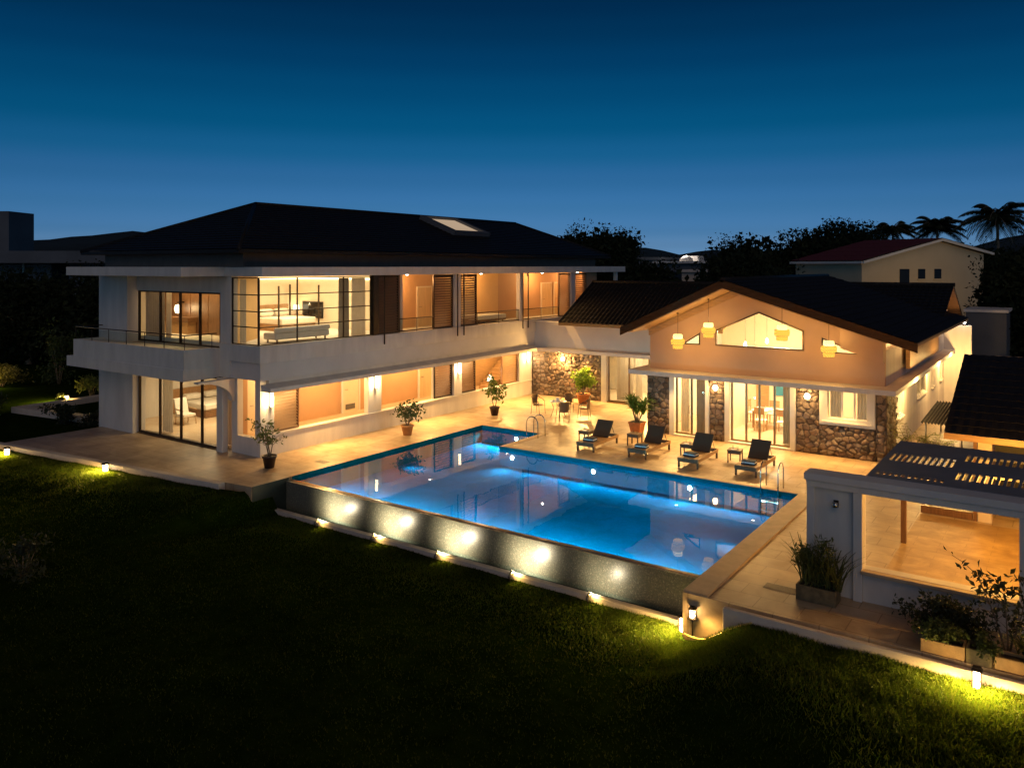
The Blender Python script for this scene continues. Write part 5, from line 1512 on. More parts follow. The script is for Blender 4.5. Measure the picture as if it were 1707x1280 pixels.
t = thing('potted_palm', 'broad leafy palm in a square terracotta pot beside the stone pier', 'potted plant', (-14.96, 30.35, 0))
pot(t, 'square', -14.96, 30.3, 0, .42, .27)
q = B(); heads = []
for k_ in range(11):
    a = k_ * 2.4; h_ = .85 + .45 * ((k_ * 37) % 10) / 10; e_ = (-14.96 + math.cos(a) * .28, 30.3 + math.sin(a) * .28, h_)
    q.tube([(-14.96 + math.cos(a) * .06, 30.3 + math.sin(a) * .06, .45), e_], [.016, .012], 6); heads.append(e_)
q.obj('stem', M['bark'], t)
for k_, e_ in enumerate(heads): strap_plant('', '', '', e_[0], e_[1], e_[2] - .05, 34, .56, .042, (.13, .24, .05), 20 + k_, t, .8, .12, .03)

# box planters by the pergola wall and along the right kerb


def trough(label, x0, x1, y0, y1, h, mt, soil=True, group=None):
    t = thing('box_planter', label, 'planter', ((x0 + x1) / 2, (y0 + y1) / 2, 0), group)
    b = B().cells([x0, x0 + .04, x1 - .04, x1], [y0, y0 + .04, y1 - .04, y1], lambda i, j: not (i == 1 and j == 1), 'z', 0.004, h)
    b.obj('box', M[mt], t, bevel=.006)
    B().box(x0 + .041, x1 - .041, y0 + .041, y1 - .041, 0.01, h - .05).obj('soil', M['soil'], t)
    return t


t = trough('brown box planter with tall dark leafy plants at the left end of the pergola wall', -4.78, -3.98, 17.12, 17.55, .32, 'planter2')
for k_ in range(7): strap_plant('', '', '', -4.65 + .11 * k_, 17.33 + .08 * math.sin(k_ * 3), .28, 34, .95, .018, (.10, .12, .035), 40 + k_, t, .32, .15, .05)
V, F, C = leaf_cloud(crown_pts(900, (-4.38, 17.33, .8), .38, .22, .5, 12, np.random.default_rng(50)), .11, (.09, .11, .03), .3, -.3, .35, np.random.default_rng(51)); npmesh('foliage', V, F, M['leaf'], t, False, C)
t = trough('lit sandstone trough planter with trailing shrubs on the right kerb', -2.28, -1.58, 16.12, 16.5, .24, 'planter')
V, F, C = leaf_cloud(crown_pts(1100, (-1.93, 16.33, .36), .42, .22, .16, 14, np.random.default_rng(52)), .075, (.10, .13, .03), .55, .1, .35, np.random.default_rng(53)); npmesh('foliage', V, F, M['leaf'], t, False, C)
t = trough('mossy dark trough planter overgrown with creepers, right of the lit trough', -1.56, -1.16, 16.11, 16.5, .26, 'planter2')
V, F, C = leaf_cloud(crown_pts(700, (-1.25, 16.22, .25), .22, .2, .24, 10, np.random.default_rng(54)), .07, (.09, .11, .03), .55, .4, .35, np.random.default_rng(55)); npmesh('foliage', V, F, M['leaf'], t, False, C)
t = trough('sandstone trough planter at the far right end of the kerb', -1.12, -.2, 16.14, 16.5, .22, 'planter')
V, F, C = leaf_cloud(crown_pts(500, (-.45, 16.4, .4), .3, .2, .22, 8, np.random.default_rng(56)), .1, (.06, .10, .03), .6, .1, .35, np.random.default_rng(57)); npmesh('foliage', V, F, M['leaf'], t, False, C)
t = thing('dark_bush', 'dense dark bush between the trough planters and the white pergola wall', 'bush', (-1.95, 16.85, 0))
V, F, C = leaf_cloud(crown_pts(3800, (-1.9, 16.95, .38), .62, .34, .36, 26, np.random.default_rng(58)), .085, (.025, .035, .014), .5, .0, .35, np.random.default_rng(59)); npmesh('foliage', V, F, M['leaf'], t, False, C)
q = B()
for k_ in range(6): q.tube([(-1.9 + .05 * k_ - .1, 16.95, 0), (-1.9 + .2 * (k_ - 2.5), 16.95 + .1 * math.sin(k_ * 2), .5)], [.016, .006], 5)
q.obj('stem', M['bark'], t)
twig_tree('young_tree', 'thin young tree with round dark leaves in front of the pergola wall', 'tree', -.98, 16.85, None, 0, .02, 3, 330, .12, (.03, .04, .02), 1.15, .46, 61)
t = thing('dracaena', 'low spiky plant at the right edge of the picture beside the young tree', 'plant', (-.55, 16.8, 0))
strap_plant('', '', '', -.62, 16.85, .0, 60, .6, .02, (.05, .09, .03), 63, t, .6, .1, .08)

# palms of the side yard


def areca(label, x, y, h_, n_, seed, col=(.22, .24, .04)):
    t = thing('areca_palm', label, 'palm', (x, y, 0), 'palms in the side yard')
    r = np.random.default_rng(seed); q = B(); V = []; F = []; C = []; o = 0
    for k_ in range(n_):
        a = r.random() * 2 * PI; L_ = h_ * (.75 + .4 * r.random()); pts = []
        for i in range(7):
            u = i / 6; pts.append(np.array([x + math.cos(a) * L_ * .55 * u ** 1.6, y + math.sin(a) * L_ * .55 * u ** 1.6, .1 + L_ * (u - .38 * u * u * (.6 + r.random() * .6))]))
        q.tube(pts, [.014, .012, .010, .009, .008, .006, .004], 5)
        c_ = np.array(col) * (.6 + .8 * r.random())
        for i in range(2, 7):
            for s_ in (-1, 1):
                for k2 in range(2):
                    d = pts[i] - pts[i - 1]; d = d / np.linalg.norm(d); sd = np.cross(d, [0, 0, 1]) * s_; p = pts[i] - d * .12 * k2; l = h_ * .22 * (1.1 - .1 * i)
                    e_ = p + sd * l + d * l * .6 - np.array([0, 0, l * .35]); w = np.cross(e_ - p, [0, 0, 1]); w = w / (np.linalg.norm(w) + 1e-9) * .022
                    m_ = (p + e_) / 2 + np.array([0, 0, l * .08])
                    V += [p, m_ + w, e_, m_ - w]; C += [c_] * 4; F.append((o, o + 1, o + 2, o + 3)); o += 4
    q.obj('frond_stem', M['bark'], t)
    npmesh('foliage', np.array(V), np.array(F), M['leaf'], t, False, np.array(C))


areca('feathery palm lit yellow behind the pergola roof, nearest the stone wall', -4.75, 31.4, 1.5, 12, 70)
areca('dense feathery palm lit yellow behind the middle of the pergola roof', -4.0, 31.6, 1.35, 20, 71)
areca('feathery palm lit yellow below the outbuilding eave', -3.1, 30.2, 1.3, 16, 72)


# ================================================================ GARDEN LAMPS
def bollard(label, x, y, z, h_=.42, s=.07, power=40, post=0.):
    t = thing('garden_lantern', label, 'garden lamp', (x, y, z), 'lanterns on the lawn edge')
    if post: B().tube([(x, y, z), (x, y, z + post)], .015, 8).obj('pole', M['metal_dark'], t)
    z1 = z + post
    B().box(x - s * 1.5, x + s * 1.5, y - s * 1.5, y + s * 1.5, z1 - .01, z1 + .02).obj('base', M['metal_dark'], t)
    f = B()
    for i in (-1, 1):
        for j in (-1, 1): f.box(x + i * s - .008, x + i * s + .008, y + j * s - .008, y + j * s + .008, z1 + .02, z1 + h_)
    f.box(x - s, x + s, y - s, y + s, z1 + h_ * .5 - .006, z1 + h_ * .5 + .006)
    f.obj('cage', M['metal_dark'], t)
    B().box(x - s * .72, x + s * .72, y - s * .72, y + s * .72, z1 + .03, z1 + h_ - .03).obj('glass_block', M['glow_w'], t)
    b = B(); b.frustum(x, y, z1 + h_, z1 + h_ + .05, s * 1.35, s * .9); b.obj('cap', M['metal_dark'], t)
    point((x, y - .13, z1 + h_ * .6), power * .28, (1, .6, .18), .05)
    for a in (-1, 1): spot((x + .14 * a, y - .10, z1 + h_ + .02), (x + .5 * a, y - .5, z1 - .3), power * 3.4, (1, .60, .15), 150, .9, .04)
    return t


def lz(x, y): return float(lawn_z(x, y))


bollard('square glowing lantern on the lawn at the right corner of the overflow wall', -6.95, 16.32, lz(-6.95, 16.32) - .01, .36, .075, 170)
bollard('small lantern on a thin post against the end wall of the pool coping', -6.62, 16.03, -.9, .2, .055, 40, .42)
bollard('tall glowing lantern on the grass in front of the mossy trough planter', -1.36, 15.72, lz(-1.36, 15.72) - .01, .34, .065, 200)
bollard('small glowing lantern on the grass in front of the left terrace kerb', -27.55, 14.5, lz(-27.55, 14.5) - .01, .28, .08, 170)
bollard('glowing lantern at the outer left corner of the terrace kerb', -32.95, 13.6, lz(-32.95, 13.6) - .01, .28, .08, 140)
bollard('white glowing lantern behind the L-shaped garden kerb left of the house', -43.0, 20.6, -.12, .34, .09, 420)
# spotlights on the lawn aimed at the overflow wall
for i, x in enumerate((-18.85, -16.45, -14.05, -11.6, -9.35)):
    z = lz(x, 16.4)
    lab = 'low spotlight on the lawn washing the mosaic overflow wall, ' + ('leftmost of the five', 'second from the left', 'middle of the five', 'second from the right', 'rightmost of the five')[i]
    t = thing('ground_spotlight', lab, 'spotlight', (x, 16.35, z), 'spotlights along the overflow wall')
    B().tube([(x, 16.35, z - .02), (x, 16.35, z + .12)], .016, 6).obj('stake', M['metal_dark'], t)
    h0 = Vector((x, 16.33, z + .13)); d = Vector((.0, .85, .6)).normalized(); h1 = h0 + d * .16
    B().tube([tuple(h0 - d * .03), tuple(h0), tuple(h1)], [.03, .05, .055], 12).obj('lamp_head', M['grey_metal'], t)
    B().tube([tuple(h1), tuple(h1 + d * .006)], .05, 12).obj('lens', M['glow_w'], t)
    pw = 60 if x > -9.5 else 190
    spot(tuple(h1 + d * .03), (x, 17.3, -.62), pw * 1.0, (1, .84, .56), 128, 1., .03)
    spot(tuple(h1 + Vector((0.04, 0, .05))), (x + .25, 16.35, z - .3), 45, (1, .62, .18), 130, 1., .03)
# hose
b = B(); pts = []
for i in range(14):
    u = i / 13; x = -6.75 + 1.5 * u; y = 15.85 - .18 * math.sin(u * PI) + .05; pts.append((x, y, max(lz(x, y) + .03, -.80 + .66 * u * u)))
b.tube(pts, .028, 8)
tag(b.obj('garden_hose', M['hose']), 'pale yellow pipe lying on the bank below the pool coping corner', 'pipe')
for (x, y, w_, lab) in ((-5.2, 17.5, .34, 'slotted dark drain cover in the paving left of the box planter'), (-21.95, 19.35, .26, 'square drain cover in the terrace beside the near pool corner')):
    b = B()
    for i in range(6): b.box(x - w_, x + w_, y - .16 + i * .055, y - .16 + i * .055 + .03, .002, .008)
    tag(b.obj('drain_cover', M['grey_metal']), lab, 'drain cover', 'drain covers')

# ================================================================ GRASS
def blades(n_, xs_, ys_, hmin, hmax, seed, col):
    r = np.random.default_rng(seed)
    x = xs_(r, n_); y = ys_(r, x, n_)
    z = lawn_z(x, y)
    h_ = hmin + (hmax - hmin) * r.random(n_) * (.4 + .6 * vnoise(x * 3, y * 3, 9))
    a = r.random(n_) * 2 * PI; w = .006 + .008 * r.random(n_)
    lean = h_ * (.3 + .7 * r.random(n_)); b = r.random(n_) * 2 * PI
    ca, sa = np.cos(a) * w, np.sin(a) * w
    V = np.stack([np.c_[x - ca, y - sa, z], np.c_[x + ca, y + sa, z], np.c_[x + np.cos(b) * lean, y + np.sin(b) * lean, z + h_]], 1).reshape(-1, 3)
    k_ = (.75 + .5 * r.random(n_))[:, None] * (.6 + .8 * vnoise(x * 1.1, y * 1.1, 12))[:, None]
    hue = r.random(n_)[:, None] * .7
    C = np.repeat(np.array(col) * k_ * (1 - hue) + np.array([.08, .085, .012]) * k_ * hue, 3, 0)
    return V, np.arange(3 * n_).reshape(-1, 3), np.clip(C, 0, 1)


def near(cx, sx):
    return lambda r, n_: cx + r.normal(size=n_) * sx


def below(d):
    return lambda r, x, n_: edge_y(x) - .14 - np.abs(r.normal(size=n_)) * d


ms = []
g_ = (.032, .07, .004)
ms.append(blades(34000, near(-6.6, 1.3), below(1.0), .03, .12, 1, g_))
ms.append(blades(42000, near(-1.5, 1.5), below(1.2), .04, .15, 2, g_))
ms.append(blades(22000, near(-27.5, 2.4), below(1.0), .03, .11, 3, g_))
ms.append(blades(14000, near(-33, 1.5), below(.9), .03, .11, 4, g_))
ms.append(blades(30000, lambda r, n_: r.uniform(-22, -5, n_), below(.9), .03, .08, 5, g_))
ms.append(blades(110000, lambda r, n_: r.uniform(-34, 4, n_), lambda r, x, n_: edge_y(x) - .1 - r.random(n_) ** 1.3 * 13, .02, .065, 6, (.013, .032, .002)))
V, F, C = merge(*ms)
o = npmesh('grass', V, F, M['grass'], None, False, C)
tag(o, 'short tufted grass of the lawn lit by the garden lamps', 'grass', kind='stuff')


# ================================================================ TREES AND GARDEN SHRUBS
def shrub(label, x, y, z, rx, ry, h_, n_, s, col, seed, name='garden_shrub', cat='shrub', group='shrubs left of the house'):
    t = thing(name, label, cat, (x, y, z), group)
    r = np.random.default_rng(seed)
    V, F, C = leaf_cloud(crown_pts(n_, (x, y, z + h_ * .55), rx, ry, h_ * .5, max(8, n_ // 90), r), s, col, .45, -.1, .35, r)
    npmesh('foliage', V, F, M['leaf'], t, False, C)
    q = B()
    for k_ in range(5):
        a = k_ * 1.3; q.tube([(x + .05 * math.cos(a), y + .05 * math.sin(a), z), (x + rx * .4 * math.cos(a), y + ry * .4 * math.sin(a), z + h_ * .7)], [.02 * max(1, h_ / 2), .006], 5)
    q.obj('stem', M['bark'], t)


GZ = -.12
shrub('yellow lit shrub just right of the lantern behind the garden kerb', -43.2, 22.0, GZ, .8, .8, 1.2, 900, .16, (.14, .17, .03), 101)
shrub('tall loose shrub behind the yellow lit shrub by the left house wall', -44.5, 24.5, GZ, 1.2, 1.2, 1.7, 1200, .17, (.07, .11, .03), 102)
shrub('small flowering shrub in front of the white garden kerb lantern', -42.6, 20.15, GZ, .5, .4, .5, 300, .12, (.06, .08, .03), 103)
shrub('dark bush growing over the front arm of the garden kerb', -37.6, 17.75, GZ, .9, .5, .8, 1400, .14, (.02, .03, .012), 104)
shrub('low dark bush between the garden kerb and the house corner', -35.7, 18.1, GZ, .6, .5, .5, 700, .13, (.02, .03, .012), 105)
shrub('dark bush at the outer tip of the garden kerb', -42.6, 16.6, GZ, 1.2, .8, 1.0, 1400, .15, (.02, .035, .012), 106)
shrub('pale leaved shrub at the left picture edge below the garden kerb', -40.0, 15.3, GZ, 1.0, .7, .8, 900, .16, (.07, .12, .04), 107)
shrub('yellow lit shrub at the far left edge of the garden', -51.5, 21.0, GZ, 1.4, 1.0, 1.2, 1200, .17, (.13, .13, .03), 108)
shrub('tall dim shrub behind the garden kerb, far left', -50.0, 23.5, GZ, 1.1, 1.1, 3.2, 1500, .22, (.05, .08, .02), 109)
point((-51.2, 19.9, .5), 130, (1, .66, .2), .1)
t = thing('garden_lantern', 'lantern lighting the shrub at the far left edge of the garden', 'garden lamp', (-51.3, 20.0, GZ), 'lanterns on the lawn edge')
B().box(-51.37, -51.23, 19.93, 20.07, .1, .34).obj('glass_block', M['glow_w'], t); B().frustum(-51.3, 20, .341, .39, .11, .07).obj('cap', M['metal_dark'], t); B().box(-51.37, -51.23, 19.93, 20.07, GZ, .099).obj('base', M['metal_dark'], t)
shrub('dark shrub near the left picture edge at the bottom of the lawn', -21.2, 9.1, lz(-21.2, 9.1), .9, .7, .9, 700, .13, (.03, .04, .02), 110)


def tree(label, x, y, z, h_, rx, ry, ch, n_, s, col, seed, group='trees behind the villa', name='tree'):
    t = thing(name, label, 'tree', (x, y, z), group)
    r = np.random.default_rng(seed); rd = random.Random(seed)
    cz = z + h_ - ch * .5
    q = B(); q.tube([(x, y, z), (x + .1, y, z + h_ * .3), (x - .1, y + .1, z + h_ * .6)], [.28, .22, .15], 8)
    for k_ in range(7):
        a = k_ * 2.4 + rd.random(); q.tube([(x, y, z + h_ * .35), (x + math.cos(a) * rx * .3, y + math.sin(a) * ry * .3, cz - ch * .1), (x + math.cos(a) * rx * .7, y + math.sin(a) * ry * .7, cz + ch * rd.uniform(-.1, .3))], [.14, .09, .03], 6)
    q.obj('trunk', M['bark'], t)
    V, F, C = merge(leaf_cloud(crown_pts(int(n_ * 1.3), (x, y, cz), rx, ry, ch * .5, max(16, n_ // 90), r, .30), s, col, .55, .1, .4, r),
                    leaf_cloud(crown_pts(n_ // 2, (x, y, cz), rx * .8, ry * .8, ch * .42, 30, r, .45), s * 2.2, col, .7, .1, .4, r))
    npmesh('crown', V, F, M['leaf_far'], t, False, C)


def pix(px, py, d):
    """plan position at distance d along the view direction px"""
    r_ = (px - 853.5) / 1328 * d; a = math.radians(35.2)
    return (math.cos(a) * r_ - math.sin(a) * d, math.sin(a) * r_ + math.cos(a) * d)


dk = (.022, .03, .016)
TREES = [  # label, x, y, height, radius, crown height, leaves
    ('broad dark tree just right of the long hipped roof', -33.6, 63.5, 10.2, 2.6, 5.5, 4200),
    ('second dark tree, lower and left of the broad one beside the hipped roof', -38.0, 66.0, 10.4, 3.0, 5.5, 4200),
    ('low dark tree in front of the distant white roofs', -29.5, 62.0, 7.4, 2.6, 4.5, 3400),
    ('dark tree rising left of the red roofed house', -25.5, 76.5, 9.2, 4.4, 6.0, 5200),
    ('tall spreading dark tree with the highest crown behind the red roof', -18.0, 78.0, 10.9, 5.6, 6.5, 7500),
    ('dark tree in front of the left end of the red roofed house', -17.5, 55.0, 6.6, 2.2, 3.6, 3600),
    ('dark low tree behind the ridge of the gabled house', -22.5, 66, 7.8, 4.0, 5., 4600),
    ('dark tree mass hiding the right end of the red roofed house', -2.4, 58.0, 7.2, 2.8, 7.0, 5200),
    ('dark tree at the right picture edge above the outbuilding', 1.5, 60.0, 7.6, 4.0, 7.0, 5200),
    ('dark tree behind the coconut palms at the upper right', -6.0, 88.0, 8.6, 5.5, 6.5, 5200),
    ('dark rounded tree between the palms and the tall spreading tree', -13.5, 86.0, 8.6, 4.0, 5.5, 4200),
    ('dark tree left of the long house beside the neighbouring block', -62.0, 38.0, 8.2, 4.0, 7.0, 4600),
    ('dark tree in the left garden behind the lit shrubs', -56.0, 30.0, 6.6, 4.2, 6.0, 4600),
    ('dark tree filling the left picture edge above the lawn', -62.0, 27.0, 6.4, 4.0, 6.0, 4400),
    ('dark tree against the left side of the long house', -48.0, 33.0, 5.6, 3.6, 5.2, 4200),
]
for i, (lab, x, y, h_, r_, ch, n_) in enumerate(TREES): tree(lab, x, y, -1.3, h_ + 1.3, r_, r_ * .9, ch, int(n_ * 1.8), .24, dk, 200 + i)


def coconut(label, x, y, h_, seed, fl=3.2):
    t = thing('coconut_palm', label, 'palm', (x, y, -1.3), 'coconut palms')
    r = np.random.default_rng(seed)
    B().tube([(x, y, -1.3), (x + .2, y, h_ * .4), (x, y, h_)], [.24, .17, .13], 8).obj('trunk', M['bark'], t)
    V = []; F = []; C = []; o = 0; q = B()
    for k_ in range(30):
        a = 2 * PI * k_ / 30 + r.random() * .3; up = r.uniform(-.15, 1.25); L_ = fl * (.8 + .3 * r.random()); pts = []
        for i in range(9):
            u = i / 8; pts.append(np.array([x + math.cos(a) * L_ * (u * math.cos(up * .8)), y + math.sin(a) * L_ * (u * math.cos(up * .8)), h_ + L_ * (u * math.sin(up) - .62 * u * u)]))
        q.tube(pts, [.05, .045, .04, .035, .03, .025, .02, .015, .01], 5)
        for i in range(1, 9):
            for s_ in (-1, 1):
                for k2 in range(3):
                    d = pts[i] - pts[i - 1]; p = pts[i - 1] + d * (k2 + .5) / 3; dn = d / np.linalg.norm(d); sd = np.cross(dn, [0, 0, 1]); sd = sd / (np.linalg.norm(sd) + 1e-9) * s_
                    l = fl * .26 * math.sin(PI * min(.95, .2 + .75 * i / 9)); e_ = p + sd * l * .7 + dn * l * .5 - np.array([0, 0, l * .55]); w = dn * .09
                    m_ = (p + e_) / 2 + np.array([0, 0, .05]); V += [p, m_ + w, e_, m_ - w]; C += [np.array(dk) * (.6 + .8 * r.random())] * 4; F.append((o, o + 1, o + 2, o + 3)); o += 4
    q.obj('frond_stem', M['bark'], t)
    npmesh('crown', np.array(V), np.array(F), M['leaf_far'], t, False, np.array(C))


coconut('tallest coconut palm, at the upper right corner over the dark trees', *pix(1662, 0, 84), 12.2, 301, 4.2)
coconut('middle coconut palm behind the ridge of the red roof', *pix(1562, 0, 92), 11.4, 302, 3.6)
coconut('smallest coconut palm, left of the others behind the red roof', *pix(1488, 0, 100), 11.4, 303, 3.4)

# ================================================================ NEIGHBOURING HOUSES AND HILLS
# pale house with red roof: gable end faces -y / the camera
def hp(px, d): return pix(px, 0, d)
R_ = thing('red_roofed_house', 'pale neighbouring house with a red roof and three dark windows', 'house', (-14, 74, -1.3))
pn, pf = Vector((*pix(1430, 0, 58), 0)), Vector((*pix(1645, 0, 64), 0))
gdir = (pf - pn); GW = gdir.length; gdir.normalize(); bdir = Vector((-gdir.y, gdir.x, 0))


def hq(u, v, z): p_ = pn + gdir * u + bdir * v; return (p_.x, p_.y, z)


def hprism(b, poly, v0, v1):
    """polygon in (along the gable, z), extruded back from v0 to v1"""
    n_ = len(poly)
    b.add([hq(u, v0, z) for u, z in poly] + [hq(u, v1, z) for u, z in poly], [tuple(range(n_)), tuple(range(2 * n_ - 1, n_ - 1, -1))] + [(i, i + n_, (i + 1) % n_ + n_, (i + 1) % n_) for i in range(n_)])
    return b


pk_ = GW * .585; e0, ep, e1 = 7.35, 9.1, 8.05
hprism(B(), [(.4, -1.3), (GW - .4, -1.3), (GW - .4, e1 - .12), (pk_, ep - .15), (.4, e0 - .05)], 0, 6.5).obj('wall', M['palewall'], R_)
b = B(); roof_sheet(b, hq(0, -.45, e0), hq(0, 6.6, e0), hq(pk_, 6.6, ep), hq(pk_, -.45, ep), 24, 5, .05, .02, 4); roof_sheet(b, hq(GW, 6.6, e1), hq(GW, -.45, e1), hq(pk_, -.45, ep), hq(pk_, 6.6, ep), 24, 5, .05, .02, 4)
b.obj('roof', M['redroof'], R_, fix=False)
hprism(B(), [(-.05, e0 - .2), (pk_, ep - .2), (GW + .05, e1 - .2), (GW + .05, e1 - .02), (pk_, ep - .02), (-.05, e0 - .02)], -.6, -.46).obj('barge_board', M['white_trim'], R_)
hprism(B(), [(-.15, e0 - .2), (0, e0 - .2), (0, e0 - .03), (-.15, e0 - .03)], -.45, 6.6).obj('gutter', M['white_trim'], R_)
for px0, px1, z0, z1 in ((1497, 1513, 5.5, 6.75), (1528, 1540, 6.0, 6.75), (1556, 1568, 6.0, 6.75)):
    u0 = GW * (px0 - 1430) / 215 * .97; u1 = GW * (px1 - 1430) / 215 * .97
    w_ = hprism(B(), [(u0, z0), (u1, z0), (u1, z1), (u0, z1)], -.03, -.002).obj('window', M['black'], R_)
    hprism(B(), [(u0 - .08, z0 - .1), (u1 + .08, z0 - .1), (u1 + .08, z0 - .002), (u0 - .08, z0 - .002)], -.08, -.004).obj('sill', M['palewall'], w_)
spot(hq(5, -9, 3.5), hq(5.5, 0, 6.5), 420, (1, .66, .30), 120, .9, .3, 'yard_light')
W_ = thing('white_house', 'distant pale house with lit white flat roofs between the dark trees', 'house', (-42, 100, -1.3))
b = B(); x, y = pix(1150, 0, 108); b.box(x - 3.4, x + 3.6, y - 3, y + 4, -1.3, 7.3); b.obj('wall', M['concrete'], W_)
B().box(x - 3.9, x + 4.1, y - 3.6, y + 4.4, 7.302, 7.6).obj('roof', M['white'], W_)
B().box(x - 0.5, x + 1.6, y - 1, y + 1, 7.602, 8.3).obj('roof_room', M['white'], W_)
B().lathe([(.9, 0), (.8, .35), (.4, .65), (0, .8)], (x + .5, y - 2.4, 7.602), 14).obj('water_tank', M['white'], W_)
B().box(x - 1.2, x + .2, y - 3.03, y - 3.001, 4.4, 6.2).obj('window', M['black'], W_)
point((x, y - 2.6, 9.4), 260, (1, .9, .85), .1)
W2 = thing('grey_house', 'distant grey block behind the broad dark tree, left of the white roofs', 'house', (-50, 105, -1.3))
x, y = pix(1090, 0, 115); B().box(x - 3, x + 2.4, y - 3, y + 3, -1.3, 7.8).obj('wall', M['concrete'], W2); B().box(x - 3.3, x + 2.7, y - 3.4, y + 3.3, 7.802, 8.2).obj('roof', M['concrete'], W2)
W3 = thing('blue_grey_house', 'blue-grey house wall just behind the ridge of the gabled roof', 'house', (-27, 64, -1.3))
x, y = pix(1178, 0, 74); B().box(x - 1.6, x + 1.7, y - 2, y + 3, -1.3, 6.4).obj('wall', M['white'], W3); B().box(x - 1.8, x + 4.5, y - 2.3, y + 3.2, 6.402, 6.65).obj('roof', M['white2'], W3)
B().box(x + 2.0, x + 2.15, y - 2.1, y - 1.95, -1.3, 6.4).obj('post', M['white2'], W3)
# modern concrete house on the left
NB = thing('concrete_house', 'dark modern concrete house with a roof tower at the far left', 'house', (-72, 36, -1.3))
x0, y0 = pix(-60, 0, 74); x1, y1 = pix(205, 0, 74)
ang = math.atan2(y1 - y0, x1 - x0); Ln = math.hypot(x1 - x0, y1 - y0)


def rb(b, u0, u1, v0, v1, z0, z1):
    c_, s_ = math.cos(ang), math.sin(ang)
    pts = [(x0 + u * c_ - v * s_, y0 + u * s_ + v * c_) for u, v in ((u0, v0), (u1, v0), (u1, v1), (u0, v1))]
    return b.prism(pts, 'z', z0, z1)


k_ = Ln / 265.
rb(B(), 0, Ln, -1.5, 9, 7.25, 8.35).obj('roof_slab', M['concrete'], NB)
rb(B(), 0, 52 * k_, 2, 6, 8.352, 12.2).obj('roof_tower', M['concrete'], NB)
b = B(); rb(b, 0, 130 * k_, 1.5, 9, -1.3, 7.248); rb(b, 160 * k_, Ln - 1, 1.5, 9, -1.3, 7.248); rb(b, 130 * k_, 160 * k_, 4.5, 9, -1.3, 7.248); b.obj('wall', M['concrete'], NB)
rb(B(), 0, Ln * .85, -.8, 1.49, 3.9, 4.5).obj('balcony', M['concrete'], NB)
rb(B(), 144 * k_, 150 * k_, 4.2, 4.45, 4.8, 7.2).obj('column', M['white2'], NB); rb(B(), 84 * k_, 86 * k_, 1.2, 1.45, 4.6, 7.2).obj('column', M['white2'], NB)
# boundary wall at the back right
b = B().box(-3.6, 12, 50.5, 50.75, -.1, 2.1)
tag(b.obj('boundary_wall', M['gable_wall']), 'dim ochre boundary wall at the back of the side yard', 'wall')
point((1.5, 48.5, 1.2), 40, (1, .5, .15), .1)
sh = thing('lean_to', 'pale flat lean-to roof behind the right end of the gabled house', 'shed', (-4, 55, 0))
B().box(-5.2, -3.0, 52.5, 56, 4.35, 4.5).obj('roof', M['white'], sh); B().box(-5.1, -3.1, 52.6, 55.9, -1.3, 4.348).obj('wall', M['concrete'], sh)
yl = thing('flood_lamp', 'small white lamp on top of the white yard wall behind the gabled house', 'lamp', (-4.6, 46.6, 3.96))
B().box(-4.66, -4.54, 46.57, 46.69, 3.952, 4.04).obj('base', M['metal_dark'], yl); B().lathe([(0, 0), (.08, .02), (.08, .12), (0, .15)], (-4.6, 46.63, 4.042), 12).obj('lens', M['glow_white'], yl)
point((-4.6, 46.3, 4.35), 14, (1, .85, .8), .08)

# wooded hills on the horizon
b = B(); n_ = 120; ring0 = []; vs = []; fs = []
for i in range(n_ + 1):
    a = math.radians(20 + 140 * i / n_)
    hh = 16 + 26 * float(vnoise(i * .17, 0, 21)) + 7 * float(vnoise(i * .6, 3, 22)) + 2.2 * float(vnoise(i * 2.3, 5, 23))
    for rr, zz in ((640, -3), (700, hh * .55), (770, hh), (860, hh * .4), (900, -3)): vs.append((rr * math.cos(a), rr * math.sin(a), zz))
for i in range(n_):
    for j in range(4): fs.append((i * 5 + j, i * 5 + j + 1, (i + 1) * 5 + j + 1, (i + 1) * 5 + j))
b.add(vs, fs, True)
tag(b.obj('hills', M['hill']), 'dark wooded hills on the horizon', 'hills', kind='structure')

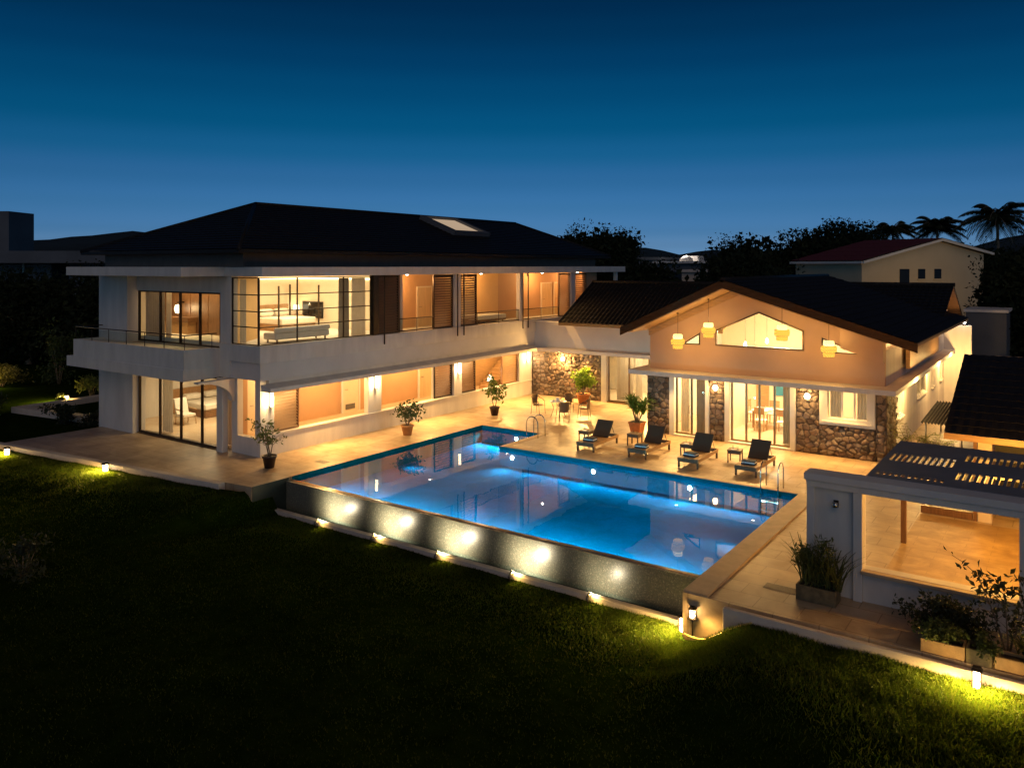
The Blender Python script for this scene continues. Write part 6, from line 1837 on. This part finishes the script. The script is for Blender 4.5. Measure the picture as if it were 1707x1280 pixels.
# ================================================================ SKY, SUN, CAMERA
w = bpy.data.worlds.new('World'); S.world = w; w.use_nodes = True
nt = w.node_tree; L = nt.links.new; bg = nt.nodes['Background']
sky = nt.nodes.new('ShaderNodeTexSky'); sky.sky_type = 'NISHITA'; sky.sun_disc = False
sky.sun_elevation = math.radians(SUN_EL); sky.sun_rotation = math.radians(SUN_ROT); sky.ozone_density = 6; sky.air_density = 1; sky.dust_density = 1
tc = nt.nodes.new('ShaderNodeTexCoord'); sp = nt.nodes.new('ShaderNodeSeparateXYZ'); L(tc.outputs['Generated'], sp.inputs[0])
rp = nt.nodes.new('ShaderNodeValToRGB'); L(sp.outputs[2], rp.inputs[0])
cr = rp.color_ramp; cr.interpolation = 'EASE'
for i, (p_, c_) in enumerate(SKY_RAMP):
    e = cr.elements[i] if i < 2 else cr.elements.new(p_)
    e.position = p_; e.color = (*c_, 1)
mx = nt.nodes.new('ShaderNodeMix'); mx.data_type = 'RGBA'; mx.blend_type = 'MULTIPLY'; mx.inputs[0].default_value = 1; mx.clamp_result = False
L(sky.outputs[0], mx.inputs[6]); L(rp.outputs[0], mx.inputs[7]); L(mx.outputs[2], bg.inputs[0]); bg.inputs[1].default_value = .1
sun = bpy.data.lights.new('sun', 'SUN'); sun.energy = .29; sun.angle = math.radians(50); sun.color = (1, .62, .36)
so = bpy.data.objects.new('sun', sun); COL.objects.link(so)
so.rotation_euler = Vector((-.576, .817, -math.tan(math.radians(SUN_EL)))).to_track_quat('-Z', 'Y').to_euler()

cam = bpy.data.cameras.new('camera'); co = bpy.data.objects.new('camera', cam); COL.objects.link(co)
co.location = (0, 0, 7.0); co.rotation_euler = (PI / 2, 0, math.radians(35.2))
cam.sensor_width = 36; cam.lens = 36 * 1328 / 1707; cam.shift_y = -(640 - 443) / 1707; cam.clip_end = 3000; cam.clip_start = .1
S.camera = co
S.view_settings.view_transform = 'Standard'; S.view_settings.look = 'None'; S.view_settings.exposure = 0; S.view_settings.gamma = 1
S.render.engine = 'CYCLES'
cy = S.cycles
cy.use_denoising = True
try: cy.denoiser = 'OPENIMAGEDENOISE'
except Exception: pass
cy.max_bounces = 8; cy.diffuse_bounces = 4; cy.glossy_bounces = 4; cy.transmission_bounces = 4; cy.transparent_max_bounces = 24
cy.sample_clamp_indirect = 4; cy.sample_clamp_direct = 0; cy.caustics_reflective = False; cy.caustics_refractive = False
cy.use_adaptive_sampling = False
